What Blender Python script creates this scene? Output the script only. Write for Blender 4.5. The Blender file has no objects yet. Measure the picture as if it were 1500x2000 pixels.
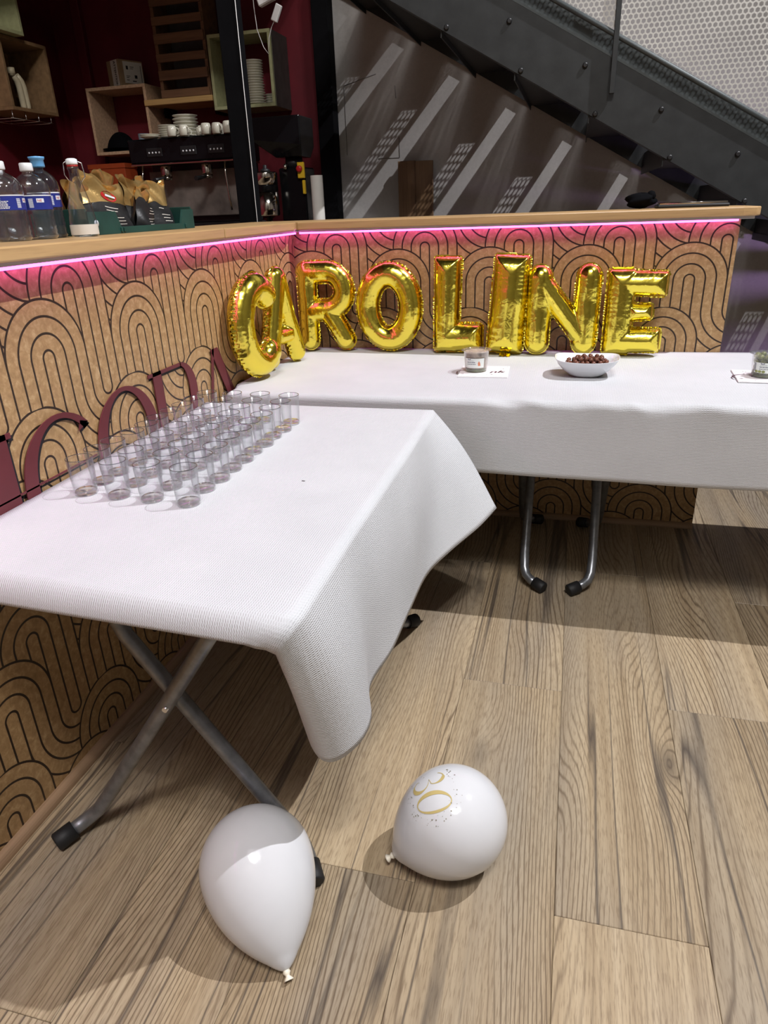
import bpy, bmesh, math, random
import numpy as np
from mathutils import Vector, Matrix

scene = bpy.context.scene
COL = scene.collection
random.seed(7)

# ------------------------------------------------------------------ camera, light, exposure
CAM_POS = (1.1562, -2.9320, 1.3155)
YAW, PITCH, ROLL, FPX = -0.26796, -0.41749, -0.03880, 1344.4
_f = Vector((math.sin(YAW)*math.cos(PITCH), math.cos(YAW)*math.cos(PITCH), math.sin(PITCH)))
_r = Vector((math.cos(YAW), -math.sin(YAW), 0))
_u = _r.cross(_f)
_c, _s = math.cos(ROLL), math.sin(ROLL)
_rx = _c*_r + _s*_u
_ux = -_s*_r + _c*_u
cam_data = bpy.data.cameras.new('camera')
cam = bpy.data.objects.new('camera', cam_data)
COL.objects.link(cam)
cam.matrix_world = Matrix(((_rx.x, _ux.x, -_f.x, CAM_POS[0]), (_rx.y, _ux.y, -_f.y, CAM_POS[1]), (_rx.z, _ux.z, -_f.z, CAM_POS[2]), (0, 0, 0, 1)))
cam_data.sensor_fit = 'VERTICAL'
cam_data.sensor_height = 24.0
cam_data.lens = FPX*24.0/2000.0
cam_data.clip_start = 0.05
cam_data.clip_end = 60
scene.camera = cam

world = bpy.data.worlds.new('world')
scene.world = world
world.use_nodes = True
world.node_tree.nodes['Background'].inputs[0].default_value = (0.75, 0.8, 0.9, 1)
world.node_tree.nodes['Background'].inputs[1].default_value = 0.05

def lamp(name, kind, loc, target, energy, color=(1, 1, 1), size=0.05, angle=60, blend=0.4):
    d = bpy.data.lights.new(name, kind)
    d.energy = energy
    d.color = color
    if kind == 'SPOT':
        d.shadow_soft_size = size
        d.spot_size = math.radians(angle)
        d.spot_blend = blend
    elif kind == 'AREA':
        d.shape = 'DISK'
        d.size = size
    else:
        d.shadow_soft_size = size
    o = bpy.data.objects.new(name, d)
    COL.objects.link(o)
    o.location = loc
    if target:
        o.rotation_euler = (Vector(target)-Vector(loc)).to_track_quat('-Z', 'Y').to_euler()
    return o

lamp('ceiling_spot_key', 'SPOT', (4.2, -0.35, 6.3), (0.7, -0.7, 0.6), 1700, (0.97, 0.97, 1.0), 0.03, 62, 0.5)
lamp('ceiling_spot_entrance', 'SPOT', (1.9, -4.6, 6.2), (0.2, 0.2, 0.9), 200, (1.0, 0.96, 0.93), 0.07, 70, 0.6)
lamp('ceiling_spot_bar', 'SPOT', (2.7, -4.2, 6.2), (0.0, 0.3, 0.9), 200, (1.0, 0.96, 0.93), 0.07, 70, 0.6)
lamp('ceiling_spot_room', 'SPOT', (2.3, -3.9, 6.2), (-0.3, 0.0, 0.9), 200, (1.0, 0.96, 0.93), 0.07, 70, 0.6)
lamp('added_fill_area', 'AREA', (1.6, -4.2, 6.6), (0.9, -1.2, 0.5), 70, (0.92, 0.95, 1.0), 3.0)  # added soft area light, general fill from above
lamp('purple_floor_lamp', 'SPOT', (3.9, 0.5, 0.9), (2.0, 1.7, 0.6), 85, (0.66, 0.42, 1.0), 0.12, 75, 0.9)
lamp('added_wall_fill', 'AREA', (1.6, -5.0, 6.6), (1.6, -6.5, 1.8), 170, (1.0, 0.97, 0.93), 2.0)  # added area light; brightens the front wall that the foil letters mirror

vs = scene.view_settings
vs.view_transform = 'Standard'
vs.look = 'None'
vs.exposure = 0.0
vs.gamma = 1.0
vs.use_curve_mapping = False
try:
    scene.cycles.transparent_max_bounces = 32
    scene.cycles.max_bounces = 6
    scene.cycles.diffuse_bounces = 2
    scene.cycles.glossy_bounces = 4
    scene.cycles.use_adaptive_sampling = True
    scene.cycles.adaptive_threshold = 0.05
    scene.cycles.sample_clamp_indirect = 6.0
except Exception:
    pass

# ------------------------------------------------------------------ helpers
class MB:
    """collects geometry for ONE mesh object"""
    def __init__(self):
        self.v = []; self.f = []; self.sm = []
    def add(self, verts, faces, smooth=False):
        b = len(self.v)
        self.v += [tuple(p) for p in verts]
        for fc in faces:
            self.f.append(tuple(i+b for i in fc)); self.sm.append(smooth)
        return self
    def box(self, x0, x1, y0, y1, z0, z1, bev=0.0, M=None, seg=1):
        if bev > 0:
            bm = bmesh.new()
            bmesh.ops.create_cube(bm, size=1.0)
            for v in bm.verts:
                v.co = Vector(((x0+x1)/2+v.co.x*(x1-x0), (y0+y1)/2+v.co.y*(y1-y0), (z0+z1)/2+v.co.z*(z1-z0)))
            bmesh.ops.bevel(bm, geom=list(bm.edges), offset=bev, segments=seg, affect='EDGES', profile=0.6)
            bm.verts.index_update()
            vs_ = [v.co.copy() for v in bm.verts]; fs = [[v.index for v in f.verts] for f in bm.faces]
            bm.free()
        else:
            vs_ = [Vector(p) for p in ((x0, y0, z0), (x1, y0, z0), (x1, y1, z0), (x0, y1, z0), (x0, y0, z1), (x1, y0, z1), (x1, y1, z1), (x0, y1, z1))]
            fs = [(0, 3, 2, 1), (4, 5, 6, 7), (0, 1, 5, 4), (1, 2, 6, 5), (2, 3, 7, 6), (3, 0, 4, 7)]
        if M is not None:
            vs_ = [M @ p for p in vs_]
        return self.add(vs_, fs)
    def tube(self, pts, r, n=10, cap=True, closed=False):
        pts = [Vector(p) for p in pts]
        m = len(pts)
        rad = r if isinstance(r, (list, tuple)) else [r]*m
        t0 = (pts[1]-pts[0]).normalized()
        ref = Vector((0, 0, 1)) if abs(t0.z) < 0.9 else Vector((1, 0, 0))
        a = t0.cross(ref).normalized()
        verts = []; faces = []
        for i, p in enumerate(pts):
            if closed:
                t = (pts[(i+1) % m]-pts[i-1]).normalized()
            elif i == 0: t = t0
            elif i == m-1: t = (pts[i]-pts[i-1]).normalized()
            else: t = ((pts[i+1]-pts[i]).normalized()+(pts[i]-pts[i-1]).normalized()).normalized()
            a = (a-t*a.dot(t)).normalized()
            b = t.cross(a)
            for k in range(n):
                w = 2*math.pi*k/n
                verts.append(p+rad[i]*(math.cos(w)*a+math.sin(w)*b))
        for i in range(m if closed else m-1):
            j = (i+1) % m
            for k in range(n):
                k2 = (k+1) % n
                faces.append((i*n+k, i*n+k2, j*n+k2, j*n+k))
        self.add(verts, faces, True)
        if cap and not closed:
            b = len(self.v)-len(verts)
            self.f.append(tuple(b+k for k in range(n))[::-1]); self.sm.append(False)
            self.f.append(tuple(b+(m-1)*n+k for k in range(n))); self.sm.append(False)
        return self
    def lathe(self, prof, n=24, c=(0, 0, 0), M=None, sharp=False, ell=(1, 1)):
        """profile of (radius, z); closes on the axis where radius is 0"""
        verts = []; faces = []; rows = []
        for (r, z) in prof:
            if r <= 1e-7:
                rows.append([len(verts)]); verts.append(Vector((c[0], c[1], c[2]+z)))
            else:
                rows.append(list(range(len(verts), len(verts)+n)))
                for k in range(n):
                    w = 2*math.pi*k/n
                    verts.append(Vector((c[0]+r*ell[0]*math.cos(w), c[1]+r*ell[1]*math.sin(w), c[2]+z)))
        for i in range(len(rows)-1):
            A, B = rows[i], rows[i+1]
            for k in range(n):
                k2 = (k+1) % n
                if len(A) == 1 and len(B) == 1: continue
                if len(A) == 1: faces.append((A[0], B[k2], B[k]))
                elif len(B) == 1: faces.append((A[k], A[k2], B[0]))
                else: faces.append((A[k], A[k2], B[k2], B[k]))
        if M is not None: verts = [M @ v for v in verts]
        return self.add(verts, faces, not sharp)
    def prism(self, poly, z0, z1, M=None):
        """extrude an xy polygon between z0 and z1"""
        n = len(poly)
        verts = [Vector((p[0], p[1], z0)) for p in poly]+[Vector((p[0], p[1], z1)) for p in poly]
        faces = [tuple(range(n))[::-1], tuple(range(n, 2*n))]
        for i in range(n):
            j = (i+1) % n
            faces.append((i, j, n+j, n+i))
        if M is not None: verts = [M @ v for v in verts]
        return self.add(verts, faces)
    def grid(self, P, smooth=True):
        """P: 2-D list of points"""
        R, C = len(P), len(P[0])
        faces = []
        for i in range(R-1):
            for j in range(C-1):
                faces.append((i*C+j, i*C+j+1, (i+1)*C+j+1, (i+1)*C+j))
        return self.add([p for row in P for p in row], faces, smooth)
    def mesh(self, name):
        me = bpy.data.meshes.new(name)
        me.from_pydata([tuple(p) for p in self.v], [], self.f)
        me.polygons.foreach_set('use_smooth', self.sm)
        me.update()
        return me
    def build(self, name, mat, parent=None, loc=None, rot=None):
        me = self.mesh(name)
        if mat is not None: me.materials.append(mat)
        o = bpy.data.objects.new(name, me)
        COL.objects.link(o)
        if parent is not None: o.parent = parent
        if loc is not None: o.location = loc
        if rot is not None: o.rotation_euler = rot
        return o

def tag(o, label=None, cat=None, group=None, kind=None):
    if label: o['label'] = label
    if cat: o['category'] = cat
    if group: o['group'] = group
    if kind: o['kind'] = kind
    return o

def thing(name, label, cat, loc=(0, 0, 0), rz=0.0, group=None, rot=None):
    o = bpy.data.objects.new(name, None)
    o.empty_display_size = 0.05
    COL.objects.link(o)
    o.location = loc
    o.rotation_euler = rot if rot else (0, 0, rz)
    return tag(o, label, cat, group)

def copy_tree(o, parent=None):
    c = o.copy(); COL.objects.link(c)
    if parent is not None: c.parent = parent
    for ch in list(o.children): copy_tree(ch, c)
    return c

def shade_auto(o, deg=35):
    o.data.polygons.foreach_set('use_smooth', [True]*len(o.data.polygons))
    try: o.data.set_sharp_from_angle(angle=math.radians(deg))
    except Exception: pass
    return o

# ------------------------------------------------------------------ node materials
class N:
    def __init__(self, tree): self.t = tree
    def node(self, typ, **kw):
        n = self.t.nodes.new(typ)
        for k, v in kw.items(): setattr(n, k, v)
        return n
    def put(self, sock, v):
        if isinstance(v, bpy.types.NodeSocket): self.t.links.new(v, sock)
        elif v is not None:
            try: sock.default_value = v
            except Exception: sock.default_value = (*v, 1.0)
    def m(self, op, a, b=None, c=None, clamp=False):
        n = self.node('ShaderNodeMath', operation=op, use_clamp=clamp)
        for i, v in enumerate((a, b, c)):
            if v is not None: self.put(n.inputs[i], v)
        return n.outputs[0]
    def mapping(self, vec, loc=(0, 0, 0), rot=(0, 0, 0), scale=(1, 1, 1)):
        n = self.node('ShaderNodeMapping')
        self.put(n.inputs[0], vec); n.inputs[1].default_value = loc; n.inputs[2].default_value = rot; n.inputs[3].default_value = scale
        return n.outputs[0]
    def noise(self, vec, scale, detail=2.0, rough=0.5, dist=0.0):
        n = self.node('ShaderNodeTexNoise')
        if vec is not None: self.put(n.inputs['Vector'], vec)
        n.inputs['Scale'].default_value = scale; n.inputs['Detail'].default_value = detail
        n.inputs['Roughness'].default_value = rough; n.inputs['Distortion'].default_value = dist
        return n.outputs[0]
    def ramp(self, fac, stops, interp='LINEAR'):
        n = self.node('ShaderNodeValToRGB')
        self.put(n.inputs[0], fac)
        cr = n.color_ramp; cr.interpolation = interp
        while len(cr.elements) < len(stops): cr.elements.new(0.5)
        for e, (p, c) in zip(cr.elements, stops):
            e.position = p; e.color = (*c, 1) if len(c) == 3 else c
        return n.outputs[0]
    def mix(self, fac, a, b, mode='MIX'):
        n = self.node('ShaderNodeMix', data_type='RGBA', blend_type=mode)
        self.put(n.inputs[0], fac); self.put(n.inputs[6], a); self.put(n.inputs[7], b)
        return n.outputs[2]
    def coord(self, which='Object'):
        return self.node('ShaderNodeTexCoord').outputs[which]
    def bump(self, h, strength=0.3, dist=0.002):
        n = self.node('ShaderNodeBump')
        self.put(n.inputs['Height'], h); n.inputs['Strength'].default_value = strength; n.inputs['Distance'].default_value = dist
        return n.outputs[0]

def new_mat(name):
    m = bpy.data.materials.new(name); m.use_nodes = True
    n = N(m.node_tree)
    b = m.node_tree.nodes['Principled BSDF']
    return m, n, b

def mat(name, col, rough=0.5, metal=0.0, var=0.06, scale=14.0, bump=0.0, spec=0.5, coat=0.0, emit=None, estr=0.0, trans=0.0, ior=1.45, alpha=1.0, sss=0.0):
    m, n, b = new_mat(name)
    co = n.coord()
    nz = n.noise(co, scale, 4.0)
    dark = tuple(max(0, c*(1-2*var)) for c in col); light = tuple(min(1, c*(1+2*var)) for c in col)
    n.put(b.inputs['Base Color'], n.ramp(nz, [(0.3, dark), (0.7, light)]))
    b.inputs['Roughness'].default_value = rough
    b.inputs['Metallic'].default_value = metal
    b.inputs['Specular IOR Level'].default_value = spec
    b.inputs['Coat Weight'].default_value = coat
    b.inputs['IOR'].default_value = ior
    b.inputs['Transmission Weight'].default_value = trans
    if sss > 0:
        b.inputs['Subsurface Weight'].default_value = sss
        b.inputs['Subsurface Radius'].default_value = (0.02, 0.02, 0.02)
    if emit:
        b.inputs['Emission Color'].default_value = (*emit, 1); b.inputs['Emission Strength'].default_value = estr
    if bump > 0:
        n.put(b.inputs['Normal'], n.bump(n.noise(co, scale*5, 4.0), bump, 0.002))
    return m

def thin_clear(name, tint=(0.97, 0.98, 0.98), gloss=1.0, rough=0.02, haze=0.0, hazecol=(0.8, 0.85, 0.9), edge=0.0):
    """thin clear wall: fresnel mix of see-through and gloss"""
    m = bpy.data.materials.new(name); m.use_nodes = True
    t = m.node_tree; n = N(t)
    t.nodes.remove(t.nodes['Principled BSDF'])
    out = t.nodes['Material Output']
    tr = n.node('ShaderNodeBsdfTransparent')
    gl = n.node('ShaderNodeBsdfGlossy'); gl.inputs[0].default_value = (1, 1, 1, 1); gl.inputs['Roughness'].default_value = rough
    lw = n.node('ShaderNodeLayerWeight'); lw.inputs[0].default_value = 0.5
    fac = n.m('MULTIPLY', n.m('ADD', 0.035, n.m('MULTIPLY', n.m('POWER', lw.outputs['Facing'], 4.0), 0.9)), gloss, clamp=True)
    n.put(tr.inputs[0], n.mix(n.m('MULTIPLY', n.m('POWER', lw.outputs['Facing'], 2.5), edge, clamp=True), (*tint, 1), (0.20, 0.23, 0.25, 1)))
    if haze > 0:
        df = n.node('ShaderNodeBsdfDiffuse'); df.inputs[0].default_value = (*hazecol, 1)
        m2 = n.node('ShaderNodeMixShader'); m2.inputs[0].default_value = haze
        t.links.new(tr.outputs[0], m2.inputs[1]); t.links.new(df.outputs[0], m2.inputs[2])
        base = m2.outputs[0]
    else: base = tr.outputs[0]
    mx = n.node('ShaderNodeMixShader')
    n.put(mx.inputs[0], fac)
    t.links.new(base, mx.inputs[1]); t.links.new(gl.outputs[0], mx.inputs[2])
    t.links.new(mx.outputs[0], out.inputs['Surface'])
    return m

# --- art-deco wallpaper (flat print, computed from arches and U-turns)
S = 0.0376
def wallpaper_row_group():
    g = bpy.data.node_groups.new('arch_row', 'ShaderNodeTree')
    g.interface.new_socket('x', in_out='INPUT', socket_type='NodeSocketFloat')
    g.interface.new_socket('z', in_out='INPUT', socket_type='NodeSocketFloat')
    g.interface.new_socket('mask', in_out='OUTPUT', socket_type='NodeSocketFloat')
    g.interface.new_socket('line', in_out='OUTPUT', socket_type='NodeSocketFloat')
    n = N(g)
    gi = g.nodes.new('NodeGroupInput'); go = g.nodes.new('NodeGroupOutput')
    HW = 0.074
    def wrap(v):
        return n.m('SUBTRACT', n.m('FLOORED_MODULO', n.m('ADD', v, 5.0), 10.0), 5.0)
    def hyp(a, b):
        return n.m('SQRT', n.m('ADD', n.m('MULTIPLY', a, a), n.m('MULTIPLY', b, b)))
    x = wrap(gi.outputs[0]); z = gi.outputs[1]
    dQ = hyp(x, n.m('MAXIMUM', n.m('ADD', z, 3.64), 0.0))
    inQ = n.m('LESS_THAN', dQ, 3.5+HW)
    xp = wrap(n.m('SUBTRACT', x, 3.0))
    dP = hyp(xp, n.m('MAXIMUM', z, 0.0))
    inP = n.m('LESS_THAN', dP, 3.5+HW)
    dR = hyp(n.m('SUBTRACT', 5.0, n.m('ABSOLUTE', x)), n.m('ADD', z, 6.54))
    below = n.m('LESS_THAN', z, -6.54)
    straight = n.m('MULTIPLY', n.m('GREATER_THAN', x, -3.5), n.m('LESS_THAN', x, 0.5))
    ring = n.m('MULTIPLY', below, n.m('SUBTRACT', 1.0, straight))
    def sel(f, a, b):   # f ? a : b
        return n.m('ADD', n.m('MULTIPLY', f, a), n.m('MULTIPLY', n.m('SUBTRACT', 1.0, f), b))
    d = sel(ring, dR, sel(inQ, dQ, dP))
    mask = n.m('MAXIMUM', ring, n.m('MAXIMUM', inQ, inP))
    dist = n.m('ABSOLUTE', n.m('SUBTRACT', n.m('FRACT', d), 0.5))
    line = n.m('LESS_THAN', dist, HW)
    g.links.new(mask, go.inputs[0]); g.links.new(line, go.inputs[1])
    return g
ROWG = wallpaper_row_group()

def wallpaper(name, axis, u0):
    m, n, b = new_mat(name)
    co = n.coord()
    sp = n.node('ShaderNodeSeparateXYZ'); n.put(sp.inputs[0], co)
    V = 9.79
    u = n.m('DIVIDE', n.m('SUBTRACT', sp.outputs[axis], u0), S)
    v = n.m('DIVIDE', n.m('SUBTRACT', sp.outputs[2], 1.159), S)
    k = n.m('FLOOR', n.m('DIVIDE', n.m('SUBTRACT', 3.5, v), V))
    z = n.m('ADD', v, n.m('MULTIPLY', k, V))
    xa = n.m('SUBTRACT', u, n.m('MULTIPLY', k, 5.0))
    ga = n.node('ShaderNodeGroup'); ga.node_tree = ROWG
    n.put(ga.inputs[0], xa); n.put(ga.inputs[1], z)
    gb = n.node('ShaderNodeGroup'); gb.node_tree = ROWG
    n.put(gb.inputs[0], n.m('ADD', xa, 5.0)); n.put(gb.inputs[1], n.m('SUBTRACT', z, V))
    line = n.m('ADD', n.m('MULTIPLY', ga.outputs[0], ga.outputs[1]), n.m('MULTIPLY', n.m('SUBTRACT', 1.0, ga.outputs[0]), gb.outputs[1]))
    big = n.noise(co, 9.0, 3.0, 0.6)
    fine = n.noise(co, 55.0, 5.0, 0.7, 0.4)
    base = n.ramp(fine, [(0.32, (0.270, 0.155, 0.066)), (0.52, (0.410, 0.250, 0.112)), (0.70, (0.60, 0.42, 0.225))])
    base = n.mix(n.m('MULTIPLY', big, 0.55), base, (0.41, 0.26, 0.125, 1))
    col = n.mix(line, base, (0.028, 0.016, 0.010, 1))
    n.put(b.inputs['Base Color'], col)
    b.inputs['Roughness'].default_value = 0.42
    b.inputs['Specular IOR Level'].default_value = 0.4
    n.put(b.inputs['Normal'], n.bump(fine, 0.15, 0.0012))
    return m

# --- oak laminate
def plank_material():
    m, n, b = new_mat('oak_laminate')
    co = n.coord()
    rnd = n.node('ShaderNodeObjectInfo').outputs['Random']
    off = n.node('ShaderNodeCombineXYZ')
    n.put(off.inputs[0], n.m('MULTIPLY', rnd, 31.7)); n.put(off.inputs[1], n.m('MULTIPLY', rnd, 77.3)); n.put(off.inputs[2], n.m('MULTIPLY', rnd, 13.1))
    va = n.node('ShaderNodeVectorMath', operation='ADD'); n.put(va.inputs[0], co); n.put(va.inputs[1], off.outputs[0])
    p = va.outputs[0]
    sx = n.node('ShaderNodeSeparateXYZ'); n.put(sx.inputs[0], co)
    field = n.noise(n.mapping(p, scale=(3.6, 0.75, 1)), 1.0, 1.2, 0.45, 0.2)
    vor = n.node('ShaderNodeTexVoronoi'); n.put(vor.inputs['Vector'], n.mapping(p, scale=(4.3, 1.5, 1)))
    vor.inputs['Scale'].default_value = 0.9
    kd = vor.outputs['Distance']
    sc_ = n.node('ShaderNodeSeparateXYZ'); n.put(sc_.inputs[0], vor.outputs['Color'])
    pick = n.m('GREATER_THAN', sc_.outputs[0], 0.40)
    kmask = n.m('MULTIPLY', n.m('SUBTRACT', 1.0, n.m('MULTIPLY', kd, 2.4), clamp=True), pick)
    knot = n.m('POWER', kmask, 2.2)
    f2 = n.m('ADD', n.m('MULTIPLY', sx.outputs[0], 88.0), n.m('MULTIPLY', field, 26.0))
    f2 = n.m('ADD', f2, n.m('MULTIPLY', knot, 7.0))
    f2 = n.m('ADD', f2, n.m('MULTIPLY', n.noise(n.mapping(p, scale=(36, 2.6, 1)), 1.0, 3.0), 1.3))
    ring = n.m('PINGPONG', f2, 0.5)          # growth lines
    ringline = n.ramp(ring, [(0.0, (1, 1, 1)), (0.07, (0.7, 0.7, 0.7)), (0.20, (0, 0, 0))])
    lm = n.ramp(n.noise(n.mapping(p, scale=(7.0, 0.6, 1)), 1.0, 2.0), [(0.36, (0.15, 0.15, 0.15)), (0.56, (1, 1, 1))])
    pores = n.noise(n.mapping(p, scale=(330, 26, 1)), 1.0, 2.5, 0.6)
    porem = n.ramp(pores, [(0.50, (0, 0, 0)), (0.64, (1, 1, 1))])
    streak = n.noise(n.mapping(p, scale=(30, 0.7, 1)), 1.0, 5.0, 0.65)
    tone = n.noise(n.mapping(p, scale=(5.0, 0.8, 1)), 1.0, 2.0)
    base = n.ramp(streak, [(0.28, (0.265, 0.192, 0.115)), (0.50, (0.365, 0.280, 0.178)), (0.75, (0.450, 0.358, 0.240))])
    base = n.mix(n.ramp(tone, [(0.45, (0, 0, 0)), (0.7, (0.75, 0.75, 0.75))]), base, (0.285, 0.243, 0.190, 1))
    col = n.mix(n.m('MULTIPLY', n.m('MULTIPLY', ringline, lm), 0.85), base, (0.095, 0.062, 0.037, 1))
    col = n.mix(n.m('MULTIPLY', porem, 0.50), col, (0.155, 0.105, 0.062, 1))
    core = n.m('MULTIPLY', n.ramp(kd, [(0.02, (1, 1, 1)), (0.13, (0, 0, 0))]), pick)
    col = n.mix(n.m('MULTIPLY', core, 0.70), col, (0.075, 0.058, 0.045, 1))
    crack = n.ramp(n.noise(n.mapping(p, scale=(11, 0.42, 1)), 1.0, 2.0, 0.5, 0.3), [(0.478, (0, 0, 0)), (0.5, (1, 1, 1)), (0.522, (0, 0, 0))])
    crackm = n.m('MULTIPLY', crack, n.ramp(n.noise(n.mapping(p, scale=(2.5, 0.9, 1)), 1.0, 1.0), [(0.40, (0, 0, 0)), (0.55, (1, 1, 1))]))
    col = n.mix(n.m('MULTIPLY', crackm, 0.85), col, (0.060, 0.047, 0.040, 1))
    hs = n.node('ShaderNodeHueSaturation')
    n.put(hs.inputs['Color'], col); n.put(hs.inputs['Value'], n.m('ADD', 0.88, n.m('MULTIPLY', rnd, 0.24)))
    n.put(b.inputs['Base Color'], hs.outputs[0])
    b.inputs['Roughness'].default_value = 0.44
    b.inputs['Specular IOR Level'].default_value = 0.35
    n.put(b.inputs['Normal'], n.bump(pores, 0.15, 0.0012))
    return m

def wood(name, light, dark, along='Y', rough=0.4, scale=1.0):
    m, n, b = new_mat(name)
    co = n.coord()
    sc = {'X': (1.0, 22, 22), 'Y': (22, 1.0, 22), 'Z': (22, 22, 1.0)}[along]
    p = n.mapping(co, scale=tuple(c*scale for c in sc))
    a = n.noise(p, 1.0, 5.0, 0.6, 0.3)
    f = n.noise(n.mapping(co, scale=tuple(c*scale*6 for c in sc)), 1.0, 3.0)
    col = n.ramp(a, [(0.3, dark), (0.7, light)])
    col = n.mix(n.m('MULTIPLY', n.ramp(f, [(0.5, (0, 0, 0)), (0.7, (1, 1, 1))]), 0.35), col, tuple(c*0.6 for c in dark)+(1,))
    n.put(b.inputs['Base Color'], col)
    b.inputs['Roughness'].default_value = rough
    n.put(b.inputs['Normal'], n.bump(a, 0.15, 0.001))
    return m

def paper_cloth():
    m, n, b = new_mat('embossed_white_paper')
    co = n.coord()
    sp = n.node('ShaderNodeSeparateXYZ'); n.put(sp.inputs[0], n.coord('UV'))
    wob = n.noise(co, 40.0, 3.0)
    a = n.m('SINE', n.m('ADD', n.m('MULTIPLY', sp.outputs[0], 2*math.pi/0.0045), n.m('MULTIPLY', wob, 5.0)))
    c = n.m('SINE', n.m('ADD', n.m('MULTIPLY', sp.outputs[1], 2*math.pi/0.0075), n.m('MULTIPLY', wob, 6.0)))
    h = n.m('ADD', n.m('MULTIPLY', a, 0.6), n.m('MULTIPLY', n.m('MULTIPLY', a, c), 0.55))
    h = n.m('ADD', h, n.m('MULTIPLY', n.noise(co, 160.0, 3.0), 1.2))
    n.put(b.inputs['Base Color'], n.ramp(n.noise(co, 6.0, 3.0), [(0.3, (0.535, 0.545, 0.570)), (0.7, (0.575, 0.585, 0.610))]))
    b.inputs['Roughness'].default_value = 0.72
    b.inputs['Specular IOR Level'].default_value = 0.25
    n.put(b.inputs['Normal'], n.bump(h, 0.42, 0.0011))
    return m

def gold_foil():
    m, n, b = new_mat('gold_foil')
    co = n.coord()
    b.inputs['Metallic'].default_value = 1.0
    b.inputs['Roughness'].default_value = 0.17
    b.inputs['Base Color'].default_value = (0.90, 0.74, 0.10, 1)
    w = n.noise(co, 26.0, 2.5, 0.55, 0.6)
    w2 = n.noise(co, 95.0, 2.0, 0.5, 0.8)
    n.put(b.inputs['Normal'], n.bump(n.m('ADD', w, n.m('MULTIPLY', w2, 0.06)), 0.22, 0.010))
    return m

def grey_plaster():
    m, n, b = new_mat('grey_plaster')
    co = n.coord()
    a = n.noise(co, 2.2, 4.0, 0.6); f = n.noise(co, 60.0, 4.0, 0.7)
    col = n.ramp(a, [(0.3, (0.36, 0.34, 0.33)), (0.7, (0.47, 0.45, 0.43))])
    col = n.mix(0.25, col, n.ramp(f, [(0.3, (0.30, 0.28, 0.27)), (0.7, (0.50, 0.48, 0.46))]))
    n.put(b.inputs['Base Color'], col)
    b.inputs['Roughness'].default_value = 0.8
    n.put(b.inputs['Normal'], n.bump(f, 0.15, 0.001))
    return m

M = {}
M['paper'] = paper_cloth()
M['foil'] = gold_foil()
M['plank'] = plank_material()
M['wallpaper_back'] = wallpaper('wallpaper_back', 0, 1.581)
M['wallpaper_side'] = wallpaper('wallpaper_side', 1, -1.583)
M['bar_wood_x'] = wood('bar_oak_x', (0.56, 0.36, 0.17), (0.42, 0.25, 0.11), 'X', 0.36)
M['bar_wood_y'] = wood('bar_oak_y', (0.56, 0.36, 0.17), (0.42, 0.25, 0.11), 'Y', 0.36)
M['skirting'] = wood('skirting_oak', (0.34, 0.22, 0.13), (0.24, 0.15, 0.085), 'Y', 0.5)
M['skirting_x'] = wood('skirting_oak_x', (0.34, 0.22, 0.13), (0.24, 0.15, 0.085), 'X', 0.5)
M['alu'] = mat('aluminium_profile', (0.55, 0.52, 0.50), 0.45, 0.6)
M['led'] = mat('pink_led', (0.9, 0.2, 0.7), 0.4, emit=(1.0, 0.10, 0.85), estr=6.0)
M['maroon'] = mat('maroon_lettering', (0.120, 0.020, 0.026), 0.55, var=0.04)
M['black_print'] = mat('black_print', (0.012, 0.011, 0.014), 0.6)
M['red_wall'] = mat('dark_red_paint', (0.140, 0.008, 0.016), 0.6, var=0.12, scale=3, bump=0.1)
M['plaster'] = grey_plaster()
M['dark_plaster'] = mat('charcoal_plaster', (0.16, 0.15, 0.15), 0.85, var=0.1, scale=3)
M['room'] = mat('room_paint', (0.48, 0.46, 0.43), 0.85, var=0.1, scale=2)
M['ceiling'] = mat('dark_ceiling', (0.05, 0.05, 0.05), 0.9, scale=3)
M['floor_far'] = mat('floor_laminate_far', (0.33, 0.25, 0.16), 0.5, var=0.2, scale=8)
M['black_steel'] = mat('black_steel', (0.005, 0.005, 0.006), 0.7, 0.0, scale=20, spec=0.06)
M['stringer'] = mat('charcoal_steel', (0.024, 0.026, 0.027), 0.50, 0.2, var=0.10, scale=16, bump=0.1)
M['stringer_top'] = mat('grey_steel', (0.062, 0.072, 0.074), 0.5, 0.2, var=0.08)
M['perforated'] = mat('perforated_sheet', (0.50, 0.49, 0.46), 0.5, 0.3, var=0.05, scale=6)
M['bolt'] = mat('dark_bolt', (0.05, 0.05, 0.052), 0.35, 0.7)
M['steel_tube'] = mat('grey_painted_tube', (0.24, 0.25, 0.27), 0.34, 0.75, var=0.10, scale=40, bump=0.1)
M['tabletop'] = mat('grey_table_plastic', (0.55, 0.55, 0.55), 0.5)
M['rubber'] = mat('black_rubber', (0.010, 0.010, 0.011), 0.6)
M['latex'] = mat('white_latex', (0.60, 0.605, 0.63), 0.09, var=0.01, spec=0.45)
M['latex_knot'] = mat('cream_latex_knot', (0.75, 0.70, 0.58), 0.4)
M['gold_print'] = mat('gold_print', (0.47, 0.37, 0.15), 0.4, var=0.05)
M['grey_dot'] = mat('grey_gold_dot_print', (0.22, 0.20, 0.15), 0.5)
M['glass'] = thin_clear('clear_tumbler_glass', (0.985, 0.988, 0.99), 0.9, edge=0.42)
M['glass_base'] = thin_clear('thick_glass_base', (0.965, 0.972, 0.975), 2.2, 0.03, edge=0.22)
M['glass_rim'] = thin_clear('rounded_glass_rim', (0.55, 0.60, 0.62), 1.6, 0.03, edge=0.7)
M['porcelain'] = mat('white_porcelain', (0.78, 0.80, 0.82), 0.10, var=0.01, coat=0.4)
M['crockery'] = mat('cream_crockery', (0.60, 0.57, 0.47), 0.22, var=0.03)
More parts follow.
